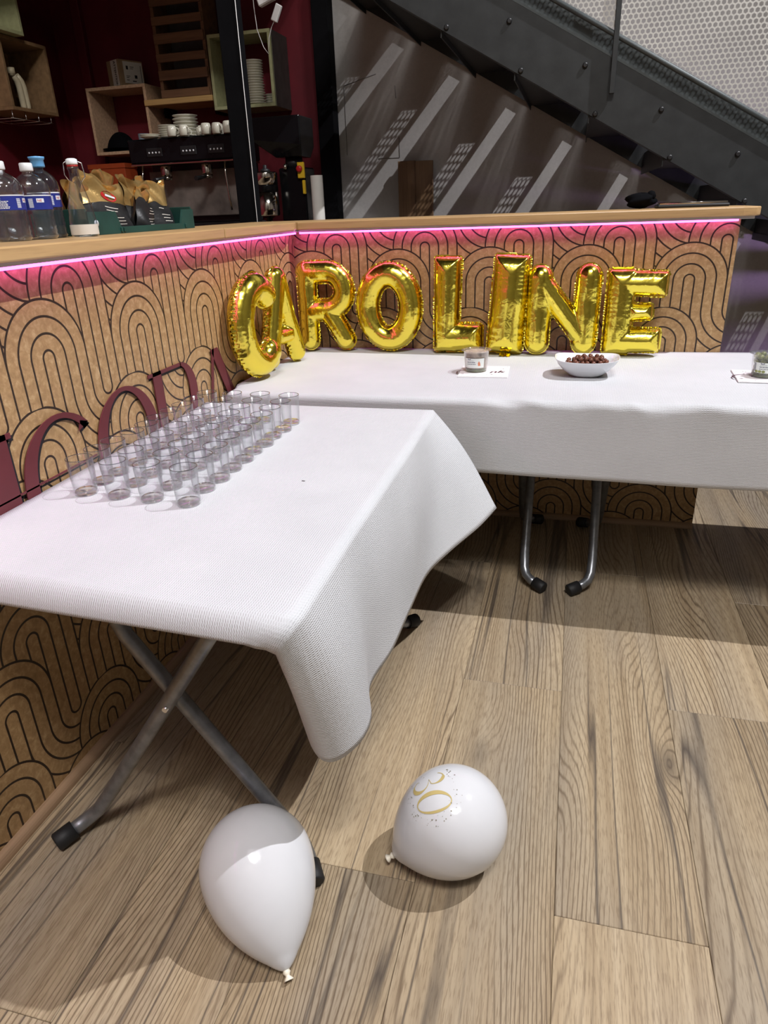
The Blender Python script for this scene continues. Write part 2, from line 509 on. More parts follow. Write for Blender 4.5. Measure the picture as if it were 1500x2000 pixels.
M['choc'] = mat('milk_chocolate_coating', (0.135, 0.050, 0.030), 0.25, var=0.2, scale=60)
M['napkin'] = mat('white_napkin', (0.84, 0.82, 0.83), 0.85, var=0.02, bump=0.2, scale=60)
M['tub'] = thin_clear('clear_tub_plastic', (0.93, 0.92, 0.93), 0.8, 0.08, haze=0.06)
M['tub_label'] = mat('pale_tub_label', (0.76, 0.80, 0.77), 0.5, var=0.02)
M['hummus'] = mat('beige_spread', (0.50, 0.41, 0.29), 0.6, var=0.2, scale=50)
M['green_sauce'] = mat('olive_green_liquid', (0.15, 0.18, 0.045), 0.3, var=0.15, scale=40)
M['olive'] = mat('green_olive', (0.23, 0.25, 0.085), 0.3, var=0.2, scale=60)
M['salmon_print'] = mat('salmon_print', (0.62, 0.22, 0.12), 0.5)
M['ink'] = mat('dark_blue_ink', (0.05, 0.05, 0.12), 0.6)
M['plum_ink'] = mat('plum_ink', (0.07, 0.015, 0.035), 0.6)
M['pet'] = thin_clear('clear_bottle_plastic', (0.93, 0.95, 0.97), 1.6, 0.07, haze=0.015, edge=0.8)
M['pet_blue'] = thin_clear('blue_tinted_bottle_plastic', (0.76, 0.85, 0.95), 1.6, 0.07, haze=0.015, edge=0.8)
M['water'] = thin_clear('bottle_water', (0.90, 0.92, 0.94), 0.6, 0.03)
M['cap_white'] = mat('white_plastic_cap', (0.70, 0.70, 0.72), 0.4)
M['cap_blue'] = mat('sky_blue_plastic_cap', (0.13, 0.36, 0.66), 0.35)
M['label_blue'] = mat('blue_bottle_label', (0.022, 0.035, 0.24), 0.35, var=0.1)
M['label_white'] = mat('white_label_print', (0.72, 0.75, 0.82), 0.4, var=0.02)
M['label_cyan'] = mat('pale_cyan_label_print', (0.35, 0.60, 0.72), 0.4)
M['label_red'] = mat('red_label_print', (0.55, 0.05, 0.03), 0.4)
M['steel_wire'] = mat('steel_wire', (0.75, 0.75, 0.75), 0.25, 1.0)
M['crate'] = mat('dark_green_crate_plastic', (0.010, 0.050, 0.042), 0.45, var=0.1)
M['bag_gold'] = mat('matte_gold_bag_foil', (0.56, 0.37, 0.14), 0.30, 0.75, var=0.1, bump=0.5, scale=20)
M['bag_black'] = mat('black_bag_paper', (0.016, 0.016, 0.017), 0.42, var=0.1, bump=0.4, scale=18)
M['beech'] = mat('pinkish_particle_board', (0.50, 0.32, 0.20), 0.65, var=0.10, scale=60)
M['sage'] = mat('sage_green_board', (0.36, 0.36, 0.19), 0.65, var=0.06, scale=30)
M['brown_board'] = mat('brown_veneer_board', (0.23, 0.135, 0.065), 0.6, var=0.10, scale=30)
M['charcoal_board'] = mat('charcoal_shelf_side', (0.07, 0.055, 0.05), 0.7, var=0.1)
M['shelf_wood'] = wood('honey_shelf_wood', (0.52, 0.32, 0.12), (0.38, 0.22, 0.08), 'X', 0.5)
M['slat_wood'] = wood('dark_slat_wood', (0.22, 0.11, 0.05), (0.13, 0.06, 0.03), 'X', 0.6)
M['cardboard'] = mat('brown_cardboard', (0.30, 0.20, 0.11), 0.8, var=0.08)
M['white_sticker'] = mat('white_paper_sticker', (0.62, 0.58, 0.52), 0.6, var=0.02)
M['machine_black'] = mat('gloss_black_enamel', (0.006, 0.006, 0.007), 0.14, 0.0, spec=0.25)
M['machine_dark'] = mat('satin_black_plastic', (0.014, 0.014, 0.015), 0.4)
M['chrome'] = mat('polished_steel', (0.62, 0.58, 0.52), 0.12, 1.0, var=0.02)
M['splash'] = mat('dull_steel_panel', (0.20, 0.17, 0.15), 0.55, 0.2, var=0.2, scale=9)
M['button'] = mat('lit_button_print', (0.7, 0.7, 0.72), 0.4)
M['yellow'] = mat('yellow_switch_plastic', (0.65, 0.42, 0.02), 0.4)
M['red_button'] = mat('red_switch_button', (0.45, 0.02, 0.02), 0.35)
M['paper_roll'] = mat('white_paper_roll', (0.62, 0.60, 0.56), 0.8, var=0.02)
M['orange_box'] = mat('burnt_orange_card', (0.36, 0.055, 0.012), 0.6)
M['black_cloth'] = mat('black_fabric', (0.004, 0.004, 0.005), 0.95, bump=0.4, spec=0.05)
M['blue_mug'] = mat('grey_blue_glaze', (0.22, 0.28, 0.33), 0.3)
M['ivory'] = mat('ivory_plastic', (0.58, 0.50, 0.34), 0.35)
M['white_plastic'] = mat('white_plastic', (0.66, 0.64, 0.62), 0.4)
M['oak_board'] = wood('brown_oak_board', (0.235, 0.14, 0.07), (0.14, 0.08, 0.04), 'Z', 0.55)
M['pencil'] = mat('pencil_mark', (0.13, 0.12, 0.12), 0.8)

# ------------------------------------------------------------------ room shell
def struct(name, mb, m, parent=None):
    o = mb.build(name, m, parent)
    if parent is None: o['kind'] = 'structure'
    return o

floor = struct('floor', MB().box(-2.8, 6.6, -6.6, 2.5, -0.05, -0.0065), M['floor_far'])
PW, PL = 0.2885, 1.46
pm = MB().box(-PW/2+0.0004, PW/2-0.0004, 0.0004, PL-0.0004, -0.008, 0.0, bev=0.0011).mesh('plank')
pm.materials.append(M['plank'])
starts = {0: -1.235, 1: -1.95, 2: -1.255, 3: -0.62, 4: -1.60, 5: -0.30, 6: -1.1, -1: -1.94, -2: -1.38, -3: -0.9, -4: -1.7}
for c in range(-12, 14):
    x = 1.0645+c*PW
    s0 = starts.get(c, -(abs(c)*0.53 % PL))
    for j in range(-2, 3):
        y = s0+j*PL
        if y > 1.95 or y+PL < -3.9: continue
        if x < -0.3 and y > -0.5 and y < -1: continue
        o = bpy.data.objects.new('plank', pm); COL.objects.link(o); o.parent = floor
        o.location = (x, y, 0)

YW = 1.92
struct('wall_back', MB().box(-0.44, 6.6, YW, YW+0.1, 0, 7.0), M['plaster'])
struct('wall_kitchen', MB().box(-2.75, -0.36, 2.32, 2.42, 0, 7.0), M['red_wall'])
struct('wall_left', MB().box(-2.75, -2.65, -6.6, 2.42, 0, 7.0), M['red_wall'])
struct('wall_right', MB().box(6.5, 6.6, -6.6, 2.0, 0, 7.0), M['room'])
struct('wall_front', MB().box(-2.75, 6.6, -6.6, -6.5, 0, 7.0), M['room'])
struct('ceiling', MB().box(-2.75, 6.6, -6.6, 2.42, 7.0, 7.1), M['ceiling'])
struct('ceiling_kitchen', MB().box(-2.65, -0.50, 0.75, 2.32, 2.95, 3.1), M['ceiling'])
# red pilaster in the kitchen corner
struct('trim_1', MB().box(-2.45, -2.38, 2.27, 2.32, 0, 2.86, bev=0.004), M['red_wall'])
# pencil outline left on the plaster
for k, (x0, z0, x1, z1) in enumerate([(-0.33, 2.02, -0.33, 1.63), (-0.33, 2.02, -0.12, 2.07), (0.02, 1.72, 0.02, 1.60), (-0.12, 1.60, 0.02, 1.60), (0.0, 2.0, 0.005, 1.93)]):
    o = MB().tube([(x0, YW-0.0012, z0), (x1, YW-0.0012, z1)], 0.0018, 5).build('pencil_line', M['pencil'])
    o.parent = bpy.data.objects['wall_back']

# ------------------------------------------------------------------ bar counter
bl = thing('bar_counter', 'long wing of the bar counter with gold art deco arch panel beside the glasses', 'bar counter', (0, -1.6, 0), group='bar counter wings')
MB().box(-0.03, 0.0, -3.6, 0.0, 0.0, 1.238).build('front_panel', M['wallpaper_side'], None)
_p = bpy.data.objects['front_panel']; _p.parent = bl; _p.matrix_parent_inverse = Matrix.Translation((0, 1.6, 0))
o = MB().box(-0.30, -0.28, -3.6, 0.0, 0.0, 1.238).build('back_panel', M['machine_dark']); o.parent = bl; o.matrix_parent_inverse = Matrix.Translation((0, 1.6, 0))
# quarter-round skirting
def quarter(r, n=6):
    return [(0, 0)]+[(r*math.cos(a), r*math.sin(a)) for a in [math.pi/2*k/n for k in range(n+1)]]
mb = MB(); q = quarter(0.022)
mb.prism([(x, z) for x, z in q], 0, 3.6, Matrix(((1, 0, 0, 0), (0, 0, -1, 0), (0, 1, 0, 0), (0, 0, 0, 1))))
o = mb.build('skirting', M['skirting'], bl, (0, 1.6, 0))
bb = thing('bar_counter', 'short wing of the bar counter behind the gold letter balloons', 'bar counter', (0.86, 0, 0), group='bar counter wings')
for nm, m_, a in [('front_panel', M['wallpaper_back'], (0.0, 1.728, 0.0, 0.03, 0.0, 1.238)), ('end_panel', M['plaster'], (1.708, 1.728, 0.03, 0.28, 0.0, 1.238)), ('back_panel', M['machine_dark'], (0.0, 1.708, 0.26, 0.28, 0.0, 1.238))]:
    o = MB().box(*a).build(nm, m_); o.parent = bb; o.matrix_parent_inverse = Matrix.Translation((-0.86, 0, 0))
mb = MB()
mb.prism([(-x, z) for x, z in q], 0, 1.728, Matrix(((0, 0, 1, 0), (1, 0, 0, 0), (0, 1, 0, 0), (0, 0, 0, 1))))
o = mb.build('skirting', M['skirting_x'], bb, (-0.86, 0, 0))

ZT0, ZT1 = 1.240, 1.270
def bevel_obj(o, w, seg=2):
    md = o.modifiers.new('bevel', 'BEVEL'); md.width = w; md.segments = seg; md.limit_method = 'ANGLE'
    return o
t1 = thing('bar_worktop', 'honey oak bar top running past the water bottles', 'bar top', (0, -1.6, ZT0), group='oak bar tops')
# two boards meeting at a joint
def top_board(poly, parent, m_, off):
    o = MB().prism([(x-off[0], y-off[1]) for x, y in poly], 0, ZT1-ZT0).build('board', m_, parent)
    return bevel_obj(o, 0.004)
top_board([(-0.33, -3.6), (0.068, -3.6), (0.068, -0.76), (-0.33, -0.66)], t1, M['bar_wood_y'], (0, -1.6))
top_board([(-0.33, -0.658), (0.068, -0.758), (0.068, -0.15), (0.052, -0.09), (0.02, -0.055), (-0.33, 0.33)], t1, M['bar_wood_y'], (0, -1.6))
t2 = thing('bar_worktop', 'honey oak bar top above the gold letter balloons', 'bar top', (0.86, 0, ZT0), group='oak bar tops')
top_board([(-0.328, 0.332), (0.022, -0.053), (0.052, -0.068), (1.72, -0.068), (1.765, -0.062), (1.78, -0.04), (1.78, 0.22), (1.765, 0.30), (1.70, 0.332)], t2, M['bar_wood_x'], (0.86, 0))

l1 = thing('led_strip', 'glowing pink led strip under the long bar top', 'light strip', (0, -1.6, 1.23), group='pink led strips')
MB().box(0.006, 0.036, -2.0, 1.565, 0.000, 0.010, bev=0.001).build('profile', M['alu'], l1)
MB().box(0.010, 0.030, -2.0, 1.560, -0.007, -0.0002, bev=0.001).build('diffuser', M['led'], l1)
l2 = thing('led_strip', 'glowing pink led strip over the gold letter balloons', 'light strip', (0.86, 0, 1.23), group='pink led strips')
MB().box(-0.825, 0.905, -0.036, -0.006, 0.000, 0.010, bev=0.001).build('profile', M['alu'], l2)
MB().box(-0.820, 0.855, -0.030, -0.010, -0.007, -0.0002, bev=0.001).build('diffuser', M['led'], l2)

# ------------------------------------------------------------------ lettering on the long panel
sign = thing('wall_lettering', 'large maroon serif letters with dark drop shadow across the arch panel', 'lettering', (0, -1.3, 0.60))
def ring_poly(cy, cz, a, b, tl, tr, tt, t0, t1, n=40):
    """crescent strokes: outer ellipse, inner ellipse with its own thickness at sides and top"""
    out = []; inn = []
    for k in range(n+1):
        w = math.radians(t0+(t1-t0)*k/n)
        out.append((cy+a*math.cos(w), cz+b*math.sin(w)))
        side = (tr if math.cos(w) > 0 else tl)
        ai = a-side; bi = b-tt
        inn.append((cy+ai*math.cos(w), cz+bi*math.sin(w)))
    return out, inn
def strip_faces(out, inn, x0, x1):
    mb = MB(); n = len(out)
    v = [(x0, *p) for p in out]+[(x0, *p) for p in inn]+[(x1, *p) for p in out]+[(x1, *p) for p in inn]
    f = []
    for i in range(n-1):
        f.append((2*n+i, 2*n+i+1, 3*n+i+1, 3*n+i)); f.append((i, n+i, n+i+1, i+1))
        f.append((i, i+1, 2*n+i+1, 2*n+i)); f.append((n+i, 3*n+i, 3*n+i+1, n+i+1))
    f.append((0, 2*n, 3*n, n)); f.append((n-1, 2*n-1, 4*n-1, 3*n-1))
    mb.add(v, f); return mb
def poly_faces(polys, x0, x1):
    mb = MB()
    for p in polys:
        mb.prism([(a, b) for a, b in p], x0, x1, Matrix(((0, 0, 1, 0), (1, 0, 0, 0), (0, 1, 0, 0), (0, 0, 0, 1))))
    return mb
# local coordinates: y from -1.3, z from 0.60
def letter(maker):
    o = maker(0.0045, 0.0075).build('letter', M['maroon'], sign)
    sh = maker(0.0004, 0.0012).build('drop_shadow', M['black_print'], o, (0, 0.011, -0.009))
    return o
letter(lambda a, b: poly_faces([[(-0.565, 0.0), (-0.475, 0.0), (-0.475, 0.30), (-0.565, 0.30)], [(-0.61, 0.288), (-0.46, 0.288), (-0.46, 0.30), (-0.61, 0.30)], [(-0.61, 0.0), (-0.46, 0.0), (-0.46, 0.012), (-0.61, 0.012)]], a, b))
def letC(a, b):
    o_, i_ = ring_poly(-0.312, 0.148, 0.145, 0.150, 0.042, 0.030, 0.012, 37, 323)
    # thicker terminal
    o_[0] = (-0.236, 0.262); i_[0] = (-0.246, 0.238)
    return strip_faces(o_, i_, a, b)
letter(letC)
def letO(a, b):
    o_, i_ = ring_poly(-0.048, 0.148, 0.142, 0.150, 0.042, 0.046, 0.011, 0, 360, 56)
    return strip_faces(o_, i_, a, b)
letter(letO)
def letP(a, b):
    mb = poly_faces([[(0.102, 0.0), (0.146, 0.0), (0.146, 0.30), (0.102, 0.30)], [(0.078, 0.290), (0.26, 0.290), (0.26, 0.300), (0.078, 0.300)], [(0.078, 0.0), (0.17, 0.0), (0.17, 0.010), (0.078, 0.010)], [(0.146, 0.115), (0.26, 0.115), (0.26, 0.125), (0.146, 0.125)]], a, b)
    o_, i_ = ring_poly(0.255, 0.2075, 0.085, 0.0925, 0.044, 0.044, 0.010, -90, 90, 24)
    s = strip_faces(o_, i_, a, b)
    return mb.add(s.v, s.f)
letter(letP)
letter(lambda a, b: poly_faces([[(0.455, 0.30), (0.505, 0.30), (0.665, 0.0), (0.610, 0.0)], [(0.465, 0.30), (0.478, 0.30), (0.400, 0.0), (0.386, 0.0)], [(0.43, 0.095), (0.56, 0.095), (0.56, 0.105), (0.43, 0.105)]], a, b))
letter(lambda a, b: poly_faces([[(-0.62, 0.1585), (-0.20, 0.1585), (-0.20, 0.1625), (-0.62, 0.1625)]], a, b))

# ------------------------------------------------------------------ folding tables
def make_folding_table(L, W=0.78):
    """origin at the floor, centre; length along x"""
    root = thing('folding_table', 'folding table', 'folding table')
    MB().box(-L/2, L/2, -W/2, W/2, 0.708, 0.735, bev=0.006).build('tabletop', M['tabletop'], root)
    for sgn in (-1, 1):
        xp = sgn*(L/2-0.087)
        for k, d in enumerate((-1, 1)):
            xo = xp+sgn*(-0.018 if k else 0.018)
            c_ = 0.024
            pts = [(xo, d*-0.108+c_, 0.70), (xo, d*-0.104+c_, 0.57), (xo, d*-0.090+c_, 0.535), (xo, c_, 0.403), (xo, d*0.205+c_, 0.105), (xo+sgn*0.003, d*0.236+c_, 0.062), (xo+sgn*0.012, d*0.257+c_, 0.043), (xo+sgn*0.030, d*0.274+c_, 0.033), (xo+sgn*0.052, d*0.288+c_, 0.027)]
            if k == 0: pts[:4] = [(xo, d*-0.202+c_, 0.70), (xo, d*-0.10+c_, 0.55), (xo, c_, 0.403)]
            leg = MB().tube(pts, 0.0165, 14).build('leg', M['steel_tube'], root)
            e = Vector(pts[-1]); dr = (Vector(pts[-1])-Vector(pts[-2])).normalized()
            MB().tube([e-dr*0.012, e+dr*0.030, e+dr*0.034], [0.0215, 0.0225, 0.019], 14).build('rubber_foot', M['rubber'], leg)
            yy = d*(-0.104 if k else -0.142)+c_
            MB().tube([(xo+sgn*0.0165, yy, 0.60), (xo+sgn*0.0195, yy, 0.60)], [0.007, 0.005], 10).build('rivet', M['steel_wire'], leg)
        MB().tube([(xp, 0.030, 0.403), (xp+sgn*0.037, 0.030, 0.403)], 0.006, 8).build('pivot_bolt', M['steel_wire'], root)
        MB().tube([(xp, -0.09, 0.698), (xp, 0.18, 0.698)], 0.014, 10).build('crossbar', M['steel_tube'], root)
        MB().tube([(xp-sgn*0.02, 0.05, 0.60), (xp-sgn*0.25, 0.0, 0.70)], 0.006, 8).build('brace', M['steel_tube'], root)
    return root
ft = make_folding_table(1.08, 0.755)
ft['label'] = 'folding table carrying the glasses, on crossed grey tube legs'
ft['group'] = 'folding tables with crossed tube legs'
ft.location = (0.390, -1.490, 0.0); ft.rotation_euler = (0, 0, math.radians(-90))
ft2 = copy_tree(ft); ft2['label'] = 'folding table along the bar, its end behind the glasses table'
ft2.location = (0.582, -0.40, 0.0); ft2.rotation_euler = (0, 0, 0)
ft3 = copy_tree(ft); ft3['label'] = 'folding table along the bar, under the bowl and the olive tub'
ft3.location = (1.768, -0.40, 0.0); ft3.rotation_euler = (0, 0, 0)

# ------------------------------------------------------------------ paper tablecloths
def cloth_object(name, P, label, uvf=None, thick=0.0006):
    mb = MB().grid(P)
    o = mb.build(name, M['paper'])
    me = o.data
    R, C = len(P), len(P[0])
    # arc-length UV in metres so the embossing keeps its size
    U = np.zeros((R, C)); V = np.zeros((R, C)); A = np.array([[tuple(p) for p in row] for row in P])
    U[:, 1:] = np.cumsum(np.linalg.norm(np.diff(A, axis=1), axis=2), axis=1)
    V[1:, :] = np.cumsum(np.linalg.norm(np.diff(A, axis=0), axis=2), axis=0)
    U = np.tile(np.mean(U, axis=0), (R, 1)); V = np.tile(np.mean(V, axis=1)[:, None], (1, C))
    uvl = me.uv_layers.new(name='UVMap')
    li = np.empty(len(me.loops), dtype=np.int32); me.loops.foreach_get('vertex_index', li)
    if uvf == 'swap': uv = np.stack([V.ravel()[li], U.ravel()[li]], axis=1)
    else: uv = np.stack([U.ravel()[li], V.ravel()[li]], axis=1)
    uvl.data.foreach_set('uv', uv.astype(np.float32).ravel())
    md = o.modifiers.new('thickness', 'SOLIDIFY'); md.thickness = thick; md.offset = 0
    tag(o, label, 'tablecloth', 'white paper tablecloths')
    return o

def wob(x, y, s):
    return (math.sin(x*3.1*s+1.3)+math.sin(y*4.7*s+x*1.9*s)+math.sin((x+y)*7.3*s+0.7)*0.5)/2.5

ZC = 0.752
Pb = []
nx = 170
sect = []
for k in range(30): sect.append((-0.004-0.79*k/29, 0.0))                       # flat top
for k in range(1, 9):
    a = math.pi/2*k/8; sect.append((-0.794-0.024*math.sin(a), -0.024*(1-math.cos(a))))
for k in range(1, 15): sect.append((-0.818-0.012*k/14, -0.024-0.215*k/14))
rnd = random.Random(3)
creases = [(rnd.uniform(0.95, 2.3), rnd.uniform(0.02, 0.05), rnd.uniform(-1, 1)) for _ in range(16)]
creases += [(0.99, 0.05, -1), (1.06, 0.04, 1), (1.16, 0.05, -1), (1.26, 0.05, 0.9), (1.42, 0.06, -0.8), (1.55, 0.05, 1)]
for i in range(nx):
    x = 0.022+(2.46-0.022)*i/(nx-1)
    row = []
    for k, (y, dz) in enumerate(sect):
        zz = ZC+dz+0.0012*wob(x*2, y*3, 1.0)
        yy = y
        w = math.exp(-((k-32)/5.0)**2)
        for (cx, cw, amp) in creases:
            g = math.exp(-((x-cx-0.03*(k-32)/8)/cw)**2)
            zz += amp*0.0042*g*w; yy -= amp*0.0036*g*w
        if k > 30:
            t = (k-30)/22
            yy -= 0.003*t*math.sin(x*5.0+0.4)+0.0015*t*math.sin(x*13)
            zz -= 0.010*t*(x-0.9)/0.9
        if x < 0.06 and k > 26:
            s_ = (0.06-x)/0.04
            zz -= 0.012*s_*s_; yy += 0.02*s_*(k-26)/26
        row.append((x, yy, zz))
    Pb.append(row)
cloth_object('paper_tablecloth', Pb, 'white embossed paper tablecloth on the tables along the bar')

# glasses table: flat top, hanging side with a pointed far corner and a rolled near corner
ZL = 0.741
nu, nt, nf = 110, 30, 26
hem_key = [  # parameter, edge point, hem point
    (0.00, (0.770, -0.912, ZL), (0.972, -0.905, 0.425)),
    (0.06, (0.772, -0.960, ZL), (0.930, -1.000, 0.400)),
    (0.16, (0.776, -1.080, ZL), (0.862, -1.150, 0.382)),
    (0.28, (0.780, -1.250, ZL), (0.822, -1.290, 0.377)),
    (0.42, (0.780, -1.440, ZL), (0.818, -1.500, 0.385)),
    (0.55, (0.780, -1.640, ZL), (0.814, -1.660, 0.383)),
    (0.66, (0.780, -1.800, ZL), (0.798, -1.790, 0.380)),
    (0.75, (0.781, -1.930, ZL), (0.828, -1.890, 0.386)),
    (0.82, (0.782, -2.020, ZL), (0.832, -1.955, 0.392)),
    (0.87, (0.783, -2.070, ZL-0.002), (0.815, -2.000, 0.389)),
    (0.91, (0.780, -2.098, ZL-0.006), (0.790, -2.022, 0.384)),
    (0.95, (0.770, -2.116, ZL-0.020), (0.765, -2.024, 0.390)),
    (0.98, (0.757, -2.121, ZL-0.042), (0.742, -2.010, 0.412)),
    (1.00, (0.746, -2.112, ZL-0.062), (0.728, -1.985, 0.440))]
def cat(p0, p1, p2, p3, t):
    return tuple(0.5*((2*b)+(-a+c)*t+(2*a-5*b+4*c-d)*t*t+(-a+3*b-3*c+d)*t*t*t) for a, b, c, d in zip(p0, p1, p2, p3))
def key_at(u, idx):
    K = hem_key
    for i in range(len(K)-1):
        if u <= K[i+1][0]+1e-9:
            t = (u-K[i][0])/(K[i+1][0]-K[i][0])
            g = lambda j: K[max(0, min(len(K)-1, j))][idx]
            return cat(g(i-1), g(i), g(i+1), g(i+2), t)
    return K[-1][idx]
Pl = []
for i in range(nu):
    u = i/(nu-1)
    e = Vector(key_at(u, 1)); h = Vector(key_at(u, 2))
    row = []
    for j in range(nt):
        t = j/nt
        ue = min(u, 0.91)
        ee = Vector(key_at(ue, 1))
        x = 0.006+(ee.x-0.006)*t
        y = ee.y+(1-t)*(-0.002+0.062*max(0.0, min(1.0, (u-0.3)/0.6)))
        zz = ZL+0.0008*wob(x*2, y*2, 1.2)
        if u > 0.91:                                  # short curl over the near end
            q_ = (u-0.91)/0.09
            ang = q_*1.35
            keep = 1.0-max(0.0, (t-0.93)/0.07)*0.35
            y = ee.y+(1-t)*0.060-0.030*math.sin(ang)*keep-0.006*q_
            zz = ZL-0.045*(1-math.cos(ang))*keep-0.004*q_-0.012*q_*(0.5+0.5*math.sin(x*4+0.5))*(1-t)
            if t > 0.9:
                s_ = (t-0.9)/0.1
                y = y*(1-s_)+e.y*s_; zz = zz*(1-s_)+e.z*s_; x = x*(1-s_)+(0.006+(e.x-0.006)*t)*s_
        row.append((x, y, zz))
    d = h-e
    for j in range(nf+1):
        t = j/nf
        p = e+d*t
        out = 0.020*math.sin(math.pi*t)*(1-0.6*t)          # paper bows outward over the edge
        if u > 0.86: out *= max(0.2, 1-(u-0.86)/0.10)
        fold = 0.010*math.sin(math.pi*t)*math.sin(u*19+0.8)*(0.4+0.6*math.sin(u*7))
        nrm = Vector((1, 0, 0.35)).normalized() if u < 0.9 else Vector((0.4, -1, 0.2)).normalized()
        p = p+nrm*(out+fold*0.6)
        row.append(tuple(p))
    Pl.append(row)
cloth_object('paper_tablecloth', Pl, 'white embossed paper tablecloth with drooping corner on the glasses table')
o = MB().lathe([(0, 0), (0.003, 0.0006), (0, 0.001)], 7, ell=(1.6, 0.6)).build('crumb', M['pencil'], None, (0.585, -1.545, ZL+0.0006))
tag(o, 'tiny dark crumb on the paper beside the glasses', 'crumb')

# ------------------------------------------------------------------ tumblers
prof_wall = [(0.0235, 0.0), (0.0250, 0.002), (0.0258, 0.008), (0.0292, 0.084), (0.0290, 0.0855), (0.0280, 0.0850), (0.0248, 0.012), (0.0225, 0.0095)]
base_prof = [(0, 0.0003), (0.0225, 0.0003), (0.0243, 0.002), (0.0246, 0.0075), (0.0222, 0.0098), (0.012, 0.0088), (0, 0.0085)]
wall_me = MB().lathe(prof_wall, 30).mesh('tumbler'); wall_me.materials.append(M['glass'])
base_me = MB().lathe(base_prof, 24).mesh('thick_base'); base_me.materials.append(M['glass_base'])
rim_me = MB().tube([(0.0287*math.cos(2*math.pi*k/30), 0.0287*math.sin(2*math.pi*k/30), 0.0853) for k in range(30)], 0.00085, 6, closed=True).mesh('rim'); rim_me.materials.append(M['glass_rim'])
rows_w = ['first', 'second', 'third', 'fourth', 'fifth', 'sixth', 'seventh', 'eighth', 'ninth', 'tenth']
cols_w = ['beside the arch panel', 'second from the arch panel', 'third from the arch panel', 'on the open table side']
rg = random.Random(11)
for r in range(10):
    for c in range(4):
        x = 0.117+c*0.0888+rg.uniform(-0.004, 0.004); y = -1.700+r*0.0655+rg.uniform(-0.005, 0.005)-0.004*c*(1 if r == 0 else 0)
        o = bpy.data.objects.new('tumbler', wall_me); COL.objects.link(o)
        o.location = (x, y, ZL+0.0012); o.rotation_euler = (0, 0, rg.uniform(0, 6))
        tag(o, 'clear glass tumbler, %s row from the camera, %s' % (rows_w[r], cols_w[c]), 'glass', 'empty tumblers set out in rows')
        b_ = bpy.data.objects.new('thick_base', base_me); COL.objects.link(b_); b_.parent = o
        b_ = bpy.data.objects.new('rim', rim_me); COL.objects.link(b_); b_.parent = o

# ------------------------------------------------------------------ gold foil letters
def sd_poly(U, W, pts, r, closed):
    """distance to a polyline minus r, and arc position"""
    best = np.full(U.shape, 9.0); sarc = np.zeros(U.shape); acc = 0.0
    P = list(pts)+([pts[0]] if closed else [])
    for (a, b) in zip(P[:-1], P[1:]):
        dx, dy = b[0]-a[0], b[1]-a[1]; L = math.hypot(dx, dy)+1e-9
        t = np.clip(((U-a[0])*dx+(W-a[1])*dy)/(L*L), 0, 1)
        d = np.hypot(U-a[0]-t*dx, W-a[1]-t*dy)
        m_ = d < best
        best = np.where(m_, d, best); sarc = np.where(m_, acc+t*L, sarc)
        acc += L
    return best-r, sarc
def sd_box(U, W, a, b, r0, r1, rc):
    dx, dy = b[0]-a[0], b[1]-a[1]; L = math.hypot(dx, dy); dx /= L; dy /= L
    al = (U-a[0])*dx+(W-a[1])*dy; pe = np.abs(-(U-a[0])*dy+(W-a[1])*dx)
    t = np.clip(al/L, 0, 1); r = r0+(r1-r0)*t
    q0 = np.abs(al-L/2)-L/2+rc; q1 = pe-r+rc
    d = np.hypot(np.maximum(q0, 0), np.maximum(q1, 0))+np.minimum(np.maximum(q0, q1), 0)-rc
    return d, al
def arc(cx, cy, a, b, t0, t1, n=26):
    return [(cx+a*math.cos(math.radians(t0+(t1-t0)*k/n)), cy+b*math.sin(math.radians(t0+(t1-t0)*k/n))) for k in range(n+1)]
GLYPH = {
 'C': [('P', arc(0.02, 0.182, 0.088, 0.130, 52, 308), 0.050, False)],
 'A': [('P', [(-0.088, 0.040), (-0.045, 0.185), (-0.004, 0.328)], 0.040, False), ('P', [(0.088, 0.040), (0.045, 0.185), (0.004, 0.328)], 0.040, False), ('B', (-0.06, 0.115), (0.06, 0.115), 0.034, 0.034, 0.012)],
 'R': [('P', [(-0.080, 0.044), (-0.080, 0.20), (-0.078, 0.300)], 0.041, False), ('P', [(-0.078, 0.318)]+arc(0.004, 0.243, 0.074, 0.076, 92, -92)+[(-0.06, 0.165)], 0.0445, False), ('P', [(0.005, 0.165), (0.045, 0.105), (0.078, 0.044)], 0.042, False)],
 'O': [('P', arc(0, 0.180, 0.092, 0.127, 0, 346, 40), 0.050, True)],
 'L': [('B', (-0.052, 0.002), (-0.044, 0.372), 0.050, 0.056, 0.012), ('B', (-0.10, 0.060), (0.098, 0.062), 0.060, 0.054, 0.014)],
 'I': [('B', (-0.008, 0.004), (0.008, 0.376), 0.072, 0.069, 0.014)],
 'N': [('P', [(-0.092, 0.048), (-0.090, 0.290)], 0.0465, False), ('P', [(0.086, 0.048), (0.090, 0.292)], 0.0465, False), ('P', [(-0.075, 0.262), (0.070, 0.080)], 0.040, False)],
 'E': [('B', (-0.054, 0.004), (-0.054, 0.318), 0.052, 0.052, 0.014), ('B', (-0.09, 0.268), (0.110, 0.262), 0.046, 0.046, 0.012), ('B', (-0.03, 0.160), (0.068, 0.164), 0.036, 0.030, 0.014), ('B', (-0.09, 0.056), (0.104, 0.058), 0.050, 0.045, 0.012)],
}
def glyph_field(ch, U, W):
    D = np.full(U.shape, 9.0); A = np.zeros(U.shape)
    for p in GLYPH[ch]:
        if p[0] == 'P': d, s = sd_poly(U, W, p[1], p[2], p[3])
        else: d, s = sd_box(U, W, *p[1:])
        m_ = d < D
        A = np.where(m_, s, A); D = np.where(m_, d, D)
    return D, A
